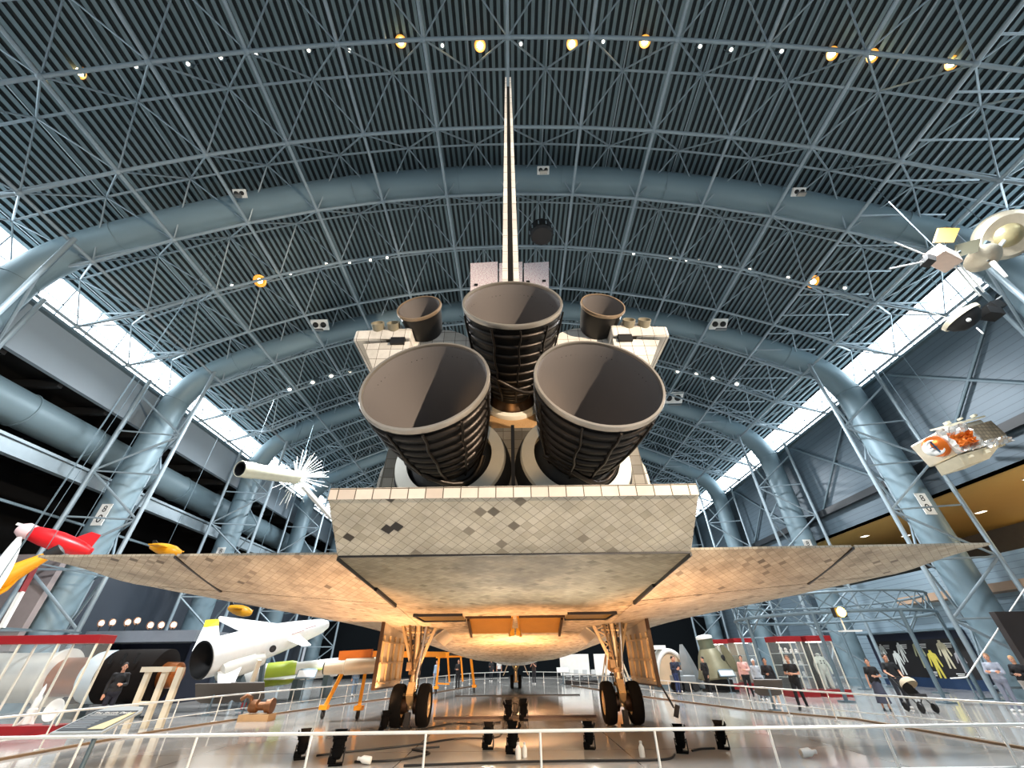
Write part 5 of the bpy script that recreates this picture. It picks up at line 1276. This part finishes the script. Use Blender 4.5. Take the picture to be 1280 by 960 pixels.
for x, y, b in near: track(x, y, 6.1, b, 'track lights on the nearest truss', 'large amber glowing track light on the nearest roof truss' if b else 'small white track light on the nearest roof truss')
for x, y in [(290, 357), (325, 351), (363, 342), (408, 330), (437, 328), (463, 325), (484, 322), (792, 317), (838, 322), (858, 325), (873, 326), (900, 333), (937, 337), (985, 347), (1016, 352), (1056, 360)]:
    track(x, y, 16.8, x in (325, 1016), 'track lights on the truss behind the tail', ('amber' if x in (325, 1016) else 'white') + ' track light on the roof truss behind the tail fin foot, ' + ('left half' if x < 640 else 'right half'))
for x, y in [(362, 487), (391, 478), (414, 470), (437, 466), (847, 464), (870, 468), (891, 473), (921, 480)]:
    track(x, y, 27.6, 0, 'track lights on the far truss', 'tiny white track light on the far roof truss level with the nozzles')
# ================================================================== PEOPLE
def capsule(mb, p, q, r1, r2, n=12):
    p, q = V(p), V(q); d = (q - p)
    if d.length < 1e-4: d = V((0, 0, .001))
    mb.tube(p, q, r1, r2, n); mb.ball(p, r1, n, 8); mb.ball(q, r2, n, 8)
def fused(name, mb, mat, parent, voxel, loc, rz, smooth=4):
    me = bpy.data.meshes.new(name); me.from_pydata([tuple(v) for v in mb.v], [], mb.f)
    o = bpy.data.objects.new(name, me); COL.objects.link(o)
    r = o.modifiers.new('r', 'REMESH'); r.mode = 'VOXEL'; r.voxel_size = voxel
    s = o.modifiers.new('s', 'SMOOTH'); s.factor = .5; s.iterations = smooth
    bpy.context.view_layer.update(); dg = bpy.context.evaluated_depsgraph_get()
    m2 = bpy.data.meshes.new_from_object(o.evaluated_get(dg)); bpy.data.objects.remove(o); bpy.data.meshes.remove(me)
    m2.shade_smooth(); m2.materials.clear(); m2.materials.append(mat); m2.name = name
    o = bpy.data.objects.new(name, m2); COL.objects.link(o); o.parent = parent
    return o
def person(x, y, rz, label, top, legs, hair, h=1.74, pose=('down', 'down'), sleeve='short', skirt=False, walk=0.0, hairlen=0, female=False, skin='#c89276', group=None, shoe='#e3e1dc'):
    """faces local +Y; turned by rz"""
    k = h / 1.75
    r = thing('person', label, 'person', (x, y, 0)); r.rotation_euler = (0, 0, rz)
    S = P('skin_%s' % skin.strip('#'), skin, .55); sw = .165 if female else .185
    hips = V((0, 0, .95)); neck = V((0, 0, 1.47)); head = V((0, .02, 1.625))
    sh = {s: V((sw * s, 0, 1.415)) for s in (-1, 1)}
    arm = {}
    for s, p in zip((-1, 1), pose):
        if p == 'down': e, w, hd = V((.235 * s, -.02, 1.14)), V((.245 * s, .06, .90)), V((0, .12, -1))
        elif p == 'front': e, w, hd = V((.25 * s, .02, 1.14)), V((.10 * s, .25, 1.14)), V((-s * .6, .5, .1))
        elif p == 'cross': e, w, hd = V((.25 * s, .06, 1.15)), V((-.05 * s, .20, 1.18)), V((-s, .1, .1))
        elif p == 'up': e, w, hd = V((.24 * s, .16, 1.22)), V((.07 * s, .32, 1.42)), V((-s * .2, .5, 1))
        elif p == 'push': e, w, hd = V((.25 * s, .08, 1.16)), V((.17 * s, .34, 1.03)), V((0, 1, -.2))
        arm[s] = (e, w, hd.normalized())
    leg = {}
    for s in (-1, 1):
        st = walk * s
        leg[s] = (V((.09 * s, 0, .90)), V((.095 * s, .03 + st * .5, .49)), V((.10 * s, st - (.06 if st < 0 else 0), .09 + (.05 if st < 0 else 0))))
    b = MB()
    # trunk, neck, head with jaw, nose, ears
    capsule(b, (-.06, 0, 1.32), (.06, 0, 1.32), .115, .115); capsule(b, (-.05, 0, 1.1), (.05, 0, 1.1), .105, .105); capsule(b, (-.07, 0, .95), (.07, 0, .95), .115, .115)
    capsule(b, (0, 0, .95), (0, 0, 1.35), .12, .12); capsule(b, (-sw, 0, 1.41), (sw, 0, 1.41), .055, .055)
    capsule(b, (0, -.01, 1.4), (0, .01, 1.56), .058, .052)
    b.ball(head + V((0, -.01, .03)), (.076, .096, .105), 16, 12); b.ball(head + V((0, .03, -.05)), (.056, .066, .065), 14, 10); b.ball(head + V((0, .098, -.012)), (.014, .02, .024), 8, 6)
    for s in (-1, 1): b.ball(head + V((.078 * s, -.005, 0)), (.014, .022, .03), 8, 6)
    for s in (-1, 1):
        e, w, hd = arm[s]
        capsule(b, sh[s], e, .047, .038); capsule(b, e, w, .038, .027)
        pc = w + hd * .05; side = V((s, 0, 0)) if abs(hd.x) < .7 else V((0, 0, 1))
        side = (side - hd * side.dot(hd)).normalized(); nrm = hd.cross(side)
        capsule(b, w, w + hd * .03, .025, .03, 8)
        for i, (o_, L) in enumerate(((-.03, .062), (-.011, .078), (.010, .074), (.029, .056))):
            p0 = w + hd * .03 + side * o_ * .8; p1 = w + hd * .095 + side * o_; p2 = p1 + hd * L * .55 + nrm * .012; p3 = p2 + hd * L * .4 + nrm * .02
            capsule(b, p0, p1, .012, .0115, 6); capsule(b, p1, p2, .0105, .010, 6); capsule(b, p2, p3, .010, .009, 6)
        t0 = w + hd * .03 - side * .024; t1 = t0 - side * .03 + hd * .035 + nrm * .01; capsule(b, t0, t1, .0125, .0115, 6); capsule(b, t1, t1 + hd * .032 + nrm * .008, .0115, .010, 6)
        hp, kn, an = leg[s]
        capsule(b, hp, kn, .078, .052); capsule(b, kn, an, .05, .034); capsule(b, an - V((0, .03, .05)), an + V((0, .13, -.055)), .035, .03, 8)
    b.v = [v * k for v in b.v]
    fused('body', b, S, r, .011, None, 0, 3)
    # clothes
    t = MB(); g = .014
    capsule(t, (-.06, 0, 1.32), (.06, 0, 1.32), .115 + g, .115 + g); capsule(t, (-.06, 0, 1.1), (.06, 0, 1.1), .115 + g, .115 + g); capsule(t, (-.07, 0, .97), (.07, 0, .97), .12 + g, .12 + g)
    capsule(t, (0, 0, .97), (0, 0, 1.35), .125 + g, .125 + g); capsule(t, (-sw, 0, 1.41), (sw, 0, 1.41), .056 + g, .056 + g)
    for s in (-1, 1):
        e, w, hd = arm[s]
        if sleeve == 'short': capsule(t, sh[s], sh[s].lerp(e, .62), .06, .058)
        else: capsule(t, sh[s], e, .062, .054); capsule(t, e, w - (w - e).normalized() * .01, .052, .04)
    t.v = [v * k for v in t.v]
    fused('shirt', t, P('cloth_' + top.strip('#'), top, .8, var=.15), r, .016, None, 0)
    q = MB()
    if skirt:
        q.lathe([(.02, .98), (.15, .97), (.17, .9), (.21, .55), (.25, .24), (.22, .24), (.02, .26)], (0, 0, 0), (0, 0, 1), 20, caps=True)
    else:
        capsule(q, (-.07, 0, .93), (.07, 0, .93), .122 + g, .122 + g)
        for s in (-1, 1):
            hp, kn, an = leg[s]; capsule(q, hp, kn, .095, .068); capsule(q, kn, an + V((0, 0, .01)), .068, .052)
    q.v = [v * k for v in q.v]
    fused('skirt' if skirt else 'trousers', q, P('cloth_' + legs.strip('#'), legs, .85, var=.15), r, .016, None, 0)
    for s in (-1, 1):
        a = leg[s][2]; w_ = MB(); capsule(w_, a - V((0, .035, .045)), a + V((0, .15, -.05)), .046, .04, 10); w_.v = [V((v.x, v.y, max(v.z, a.z - .09 + .002))) * k for v in w_.v]
        fused('shoe', w_, P('shoe_' + shoe.strip('#'), shoe, .6), r, .012, None, 0, 2)
    hm = MB()
    hm.ball(head + V((0, -.022, .05)), (.086, .098, .1), 16, 12)
    if hairlen: capsule(hm, head + V((0, -.07, 0)), head + V((0, -.085, -.1 - .08 * hairlen)), .068, .05)
    hm.v = [v * k for v in hm.v if True]
    fused('hair', hm, P('hair_' + hair.strip('#'), hair, .7, bump=.4), r, .012, None, 0, 2)
    for s in (-1, 1):
        ey = MB().ball((head + V((.03 * s, .083, .012))) * k, .011 * k, 8, 6); me = bpy.data.meshes.new('eye'); me.from_pydata([tuple(v) for v in ey.v], [], ey.f); me.materials.append(M_BLACK)
        o = bpy.data.objects.new('eye', me); COL.objects.link(o); o.parent = r
    mo = MB().ball((head + V((0, .09, -.055))) * k, (.022 * k, .008 * k, .006 * k), 8, 6); me = bpy.data.meshes.new('mouth'); me.from_pydata([tuple(v) for v in mo.v], [], mo.f); me.materials.append(P('lip', '#8d4a42', .6))
    o = bpy.data.objects.new('mouth', me); COL.objects.link(o); o.parent = r
    return r
BK = '#121214'; NV = '#1a2238'
person(-14.15, 17.4, -2.3, 'person in black jacket and dark trousers beside the big left case', BK, '#141624', '#2a211c', 1.8, ('front', 'down'), 'long', shoe='#1a1a1a')
person(-10.0, 30.6, .4, 'person in grey top and blue jeans behind the near gantry legs', '#4b5560', '#5f7488', '#2a211c', 1.7, ('down', 'front'), 'long', walk=.16)
person(-6.3, 38.6, 2.6, 'person in pale blue walking behind the far gantry legs', '#8fa3b8', '#8798ab', '#5a4632', 1.7, ('down', 'down'), 'long', walk=.12)
person(-4.4, 37.2, 2.9, 'person all in black behind the far gantry legs', BK, BK, '#1d1714', 1.75, ('front', 'front'), 'long', shoe='#1a1a1a')
person(1.55, 41.5, 2.8, 'person in dark clothes standing just right of the nose wheels', '#3a2b26', '#242428', '#1d1714', 1.7, ('up', 'up'), 'short')
person(5.6, 45.0 + 2.5, -1.2, 'person in dark clothes walking beyond the railing right of the nose wheels', '#20242a', '#1c1c22', '#3d2c20', 1.72, ('down', 'down'), 'long', walk=.2)
person(9.35, 28.7, -2.6, 'person in navy shirt and jeans behind the right railing, nearer of the pair', NV, '#27355c', '#2a1d16', 1.78, ('front', 'front'), 'long', shoe='#17171a')
person(9.95, 30.2, 2.9, 'person in navy sweater behind the right railing, farther of the pair', '#1d2335', '#33363a', '#5b3f2b', 1.78, ('cross', 'cross'), 'long')
person(8.6, 31.4, 2.4, 'person in tan shirt half hidden by the right gear door', '#9a7f63', '#6a5b4b', '#463327', 1.7, ('down', 'front'), 'short')
person(11.0, 28.3, 1.9, 'person in dark clothes before the green capsule, seen from the side', '#17181c', '#15161a', '#15110f', 1.74, ('down', 'front'), 'long')
person(11.9, 25.4, 2.6, 'person in pale pink shirt and black trousers before the far cases', '#d8a8a0', '#15151a', '#2a211c', 1.78, ('front', 'down'), 'long', walk=.12, shoe='#17171a')
person(11.9, 24.2, 3.0, 'person with white hair and pale grey top left of the couple in black', '#a9aeb5', '#5b5f66', '#e4e4e2', 1.62, ('down', 'down'), 'long')
person(11.2, 21.7, 2.7, 'person with long dark hair, black top and beige trousers', '#17151a', '#d6bfae', '#1b1412', 1.68, ('down', 'front'), 'long', hairlen=2, female=True)
person(11.35, 20.1, 2.4, 'person in black shirt and black trousers with folded hands behind the brown panel', BK, '#121216', '#6a4a32', 1.76, ('front', 'front'), 'short', walk=.14, shoe='#17171a')
person(14.1, 19.4, 2.5, 'person in black shirt and long grey skirt left of the stroller', BK, '#454857', '#241a16', 1.62, ('front', 'down'), 'short', skirt=True, hairlen=1, female=True, shoe='#2a2a2e')
person(15.35, 20.0, 2.9, 'person in black shirt pushing the stroller', '#14171a', '#2a2c33', '#2a1d16', 1.76, ('push', 'push'), 'short')
person(18.2, 18.6, 2.1, 'person in grey sweatshirt with folded arms near the handrail', '#9aa0ae', '#7d8190', '#8d6a4c', 1.74, ('cross', 'cross'), 'long')
person(18.9, 18.4, 2.0, 'person in black top with blond hair at the right edge', '#151417', '#b9b2ab', '#b08a5c', 1.66, ('front', 'front'), 'long', hairlen=2, female=True)
person(-2.4, 47.5, 2.9, 'person in dark coat far off, left of the nose wheels', '#17181c', '#1b1c22', '#1d1714', 1.75, ('down', 'front'), 'long')
person(-1.7, 49.5, 3.3, 'person in white shirt far off, just left of the nose wheels', '#cfcfcb', '#22242a', '#3a2a20', 1.7, ('down', 'down'), 'short')
# spacesuit in the glass case
ss = thing('spacesuit', 'white spacesuit standing in the right red-topped case', 'spacesuit', (16.4, 26.0, .3))
sm = P('white_suit_fabric', '#c9d2c4', .7, bump=.6)
b = MB()
capsule(b, (-.1, 0, 1.2), (.1, 0, 1.2), .17, .17); capsule(b, (0, 0, .9), (0, 0, 1.25), .2, .2); b.ball((0, 0, 1.47), (.1, .1, .08), 12, 8)
for s in (-1, 1):
    capsule(b, (.2 * s, 0, 1.3), (.34 * s, -.02, 1.02), .09, .08); capsule(b, (.34 * s, -.02, 1.02), (.36 * s, -.08, .76), .08, .06); b.ball((.36 * s, -.1, .68), (.05, .05, .07), 10, 8)
    capsule(b, (.1 * s, 0, .85), (.14 * s, 0, .48), .12, .1); capsule(b, (.14 * s, 0, .48), (.16 * s, 0, .12), .1, .085); capsule(b, (.16 * s, 0, .08), (.17 * s, -.12, .05), .07, .05)
fused('suit_body', b, sm, ss, .02, None, 0)
for i, (x, z) in enumerate(((-.08, 1.2), (.08, 1.2), (-.08, 1.1), (.08, 1.1))):
    obj('connector', MB().lathe([(.01, 0), (.035, 0), (.035, .03), (.01, .03)], (16.4 + x, 25.84, .3 + z), (0, -1, 0), 12), M_BLACK, ss)
obj('neck_ring', MB().ring((16.4, 26.0, .3 + 1.47), (0, 0, 1), .13, .025, 24, 6), M_SILV, ss, 60)
# stroller
sx_, sy_ = 14.9, 18.75
st_ = thing('stroller', 'stroller with cream hood and black wheels pushed by the person in black', 'stroller', (sx_, sy_, 0))
for dx, dy in ((-.25, -.3), (.25, -.3), (-.27, .35), (.27, .35)):
    obj('wheel', MB().lathe([(.05, -.025), (.13, -.03), (.15, 0), (.13, .03), (.05, .025)], (sx_ + dx, sy_ + dy, .15), (1, 0, 0), 20, caps=True), M_BLACK, st_, 50)
obj('frame', MB().tube((sx_ - .25, sy_ - .3, .15), (sx_ - .22, sy_ + .55, 1.02), .02).tube((sx_ + .25, sy_ - .3, .15), (sx_ + .22, sy_ + .55, 1.02), .02).tube((sx_ - .22, sy_ + .55, 1.02), (sx_ + .22, sy_ + .55, 1.02), .02).tube((sx_ - .27, sy_ + .35, .15), (sx_ - .24, sy_, .5), .02).tube((sx_ + .27, sy_ + .35, .15), (sx_ + .24, sy_, .5), .02), M_BLACK, st_, 60)
obj('seat', MB().loft([[V((sx_ + x, sy_ - .25, z)) for x, z in ((-.2, .42), (.2, .42), (.22, .55), (-.22, .55))], [V((sx_ + x, sy_ + .1, z)) for x, z in ((-.2, .38), (.2, .38), (.22, .52), (-.22, .52))], [V((sx_ + x, sy_ + .3, z)) for x, z in ((-.2, .75), (.2, .75), (.22, .9), (-.22, .9))]]), P('dark_stroller_fabric', '#2d2b2b', .8), st_, 50)
obj('hood', MB().lathe([(.28, 0), (.27, .1), (.2, .2), (.08, .26), (.01, .27)], (sx_, sy_ + .05, .78), (0, .55, .8), 20), P('cream_stroller_hood', '#c9b99d', .8), st_, 60)
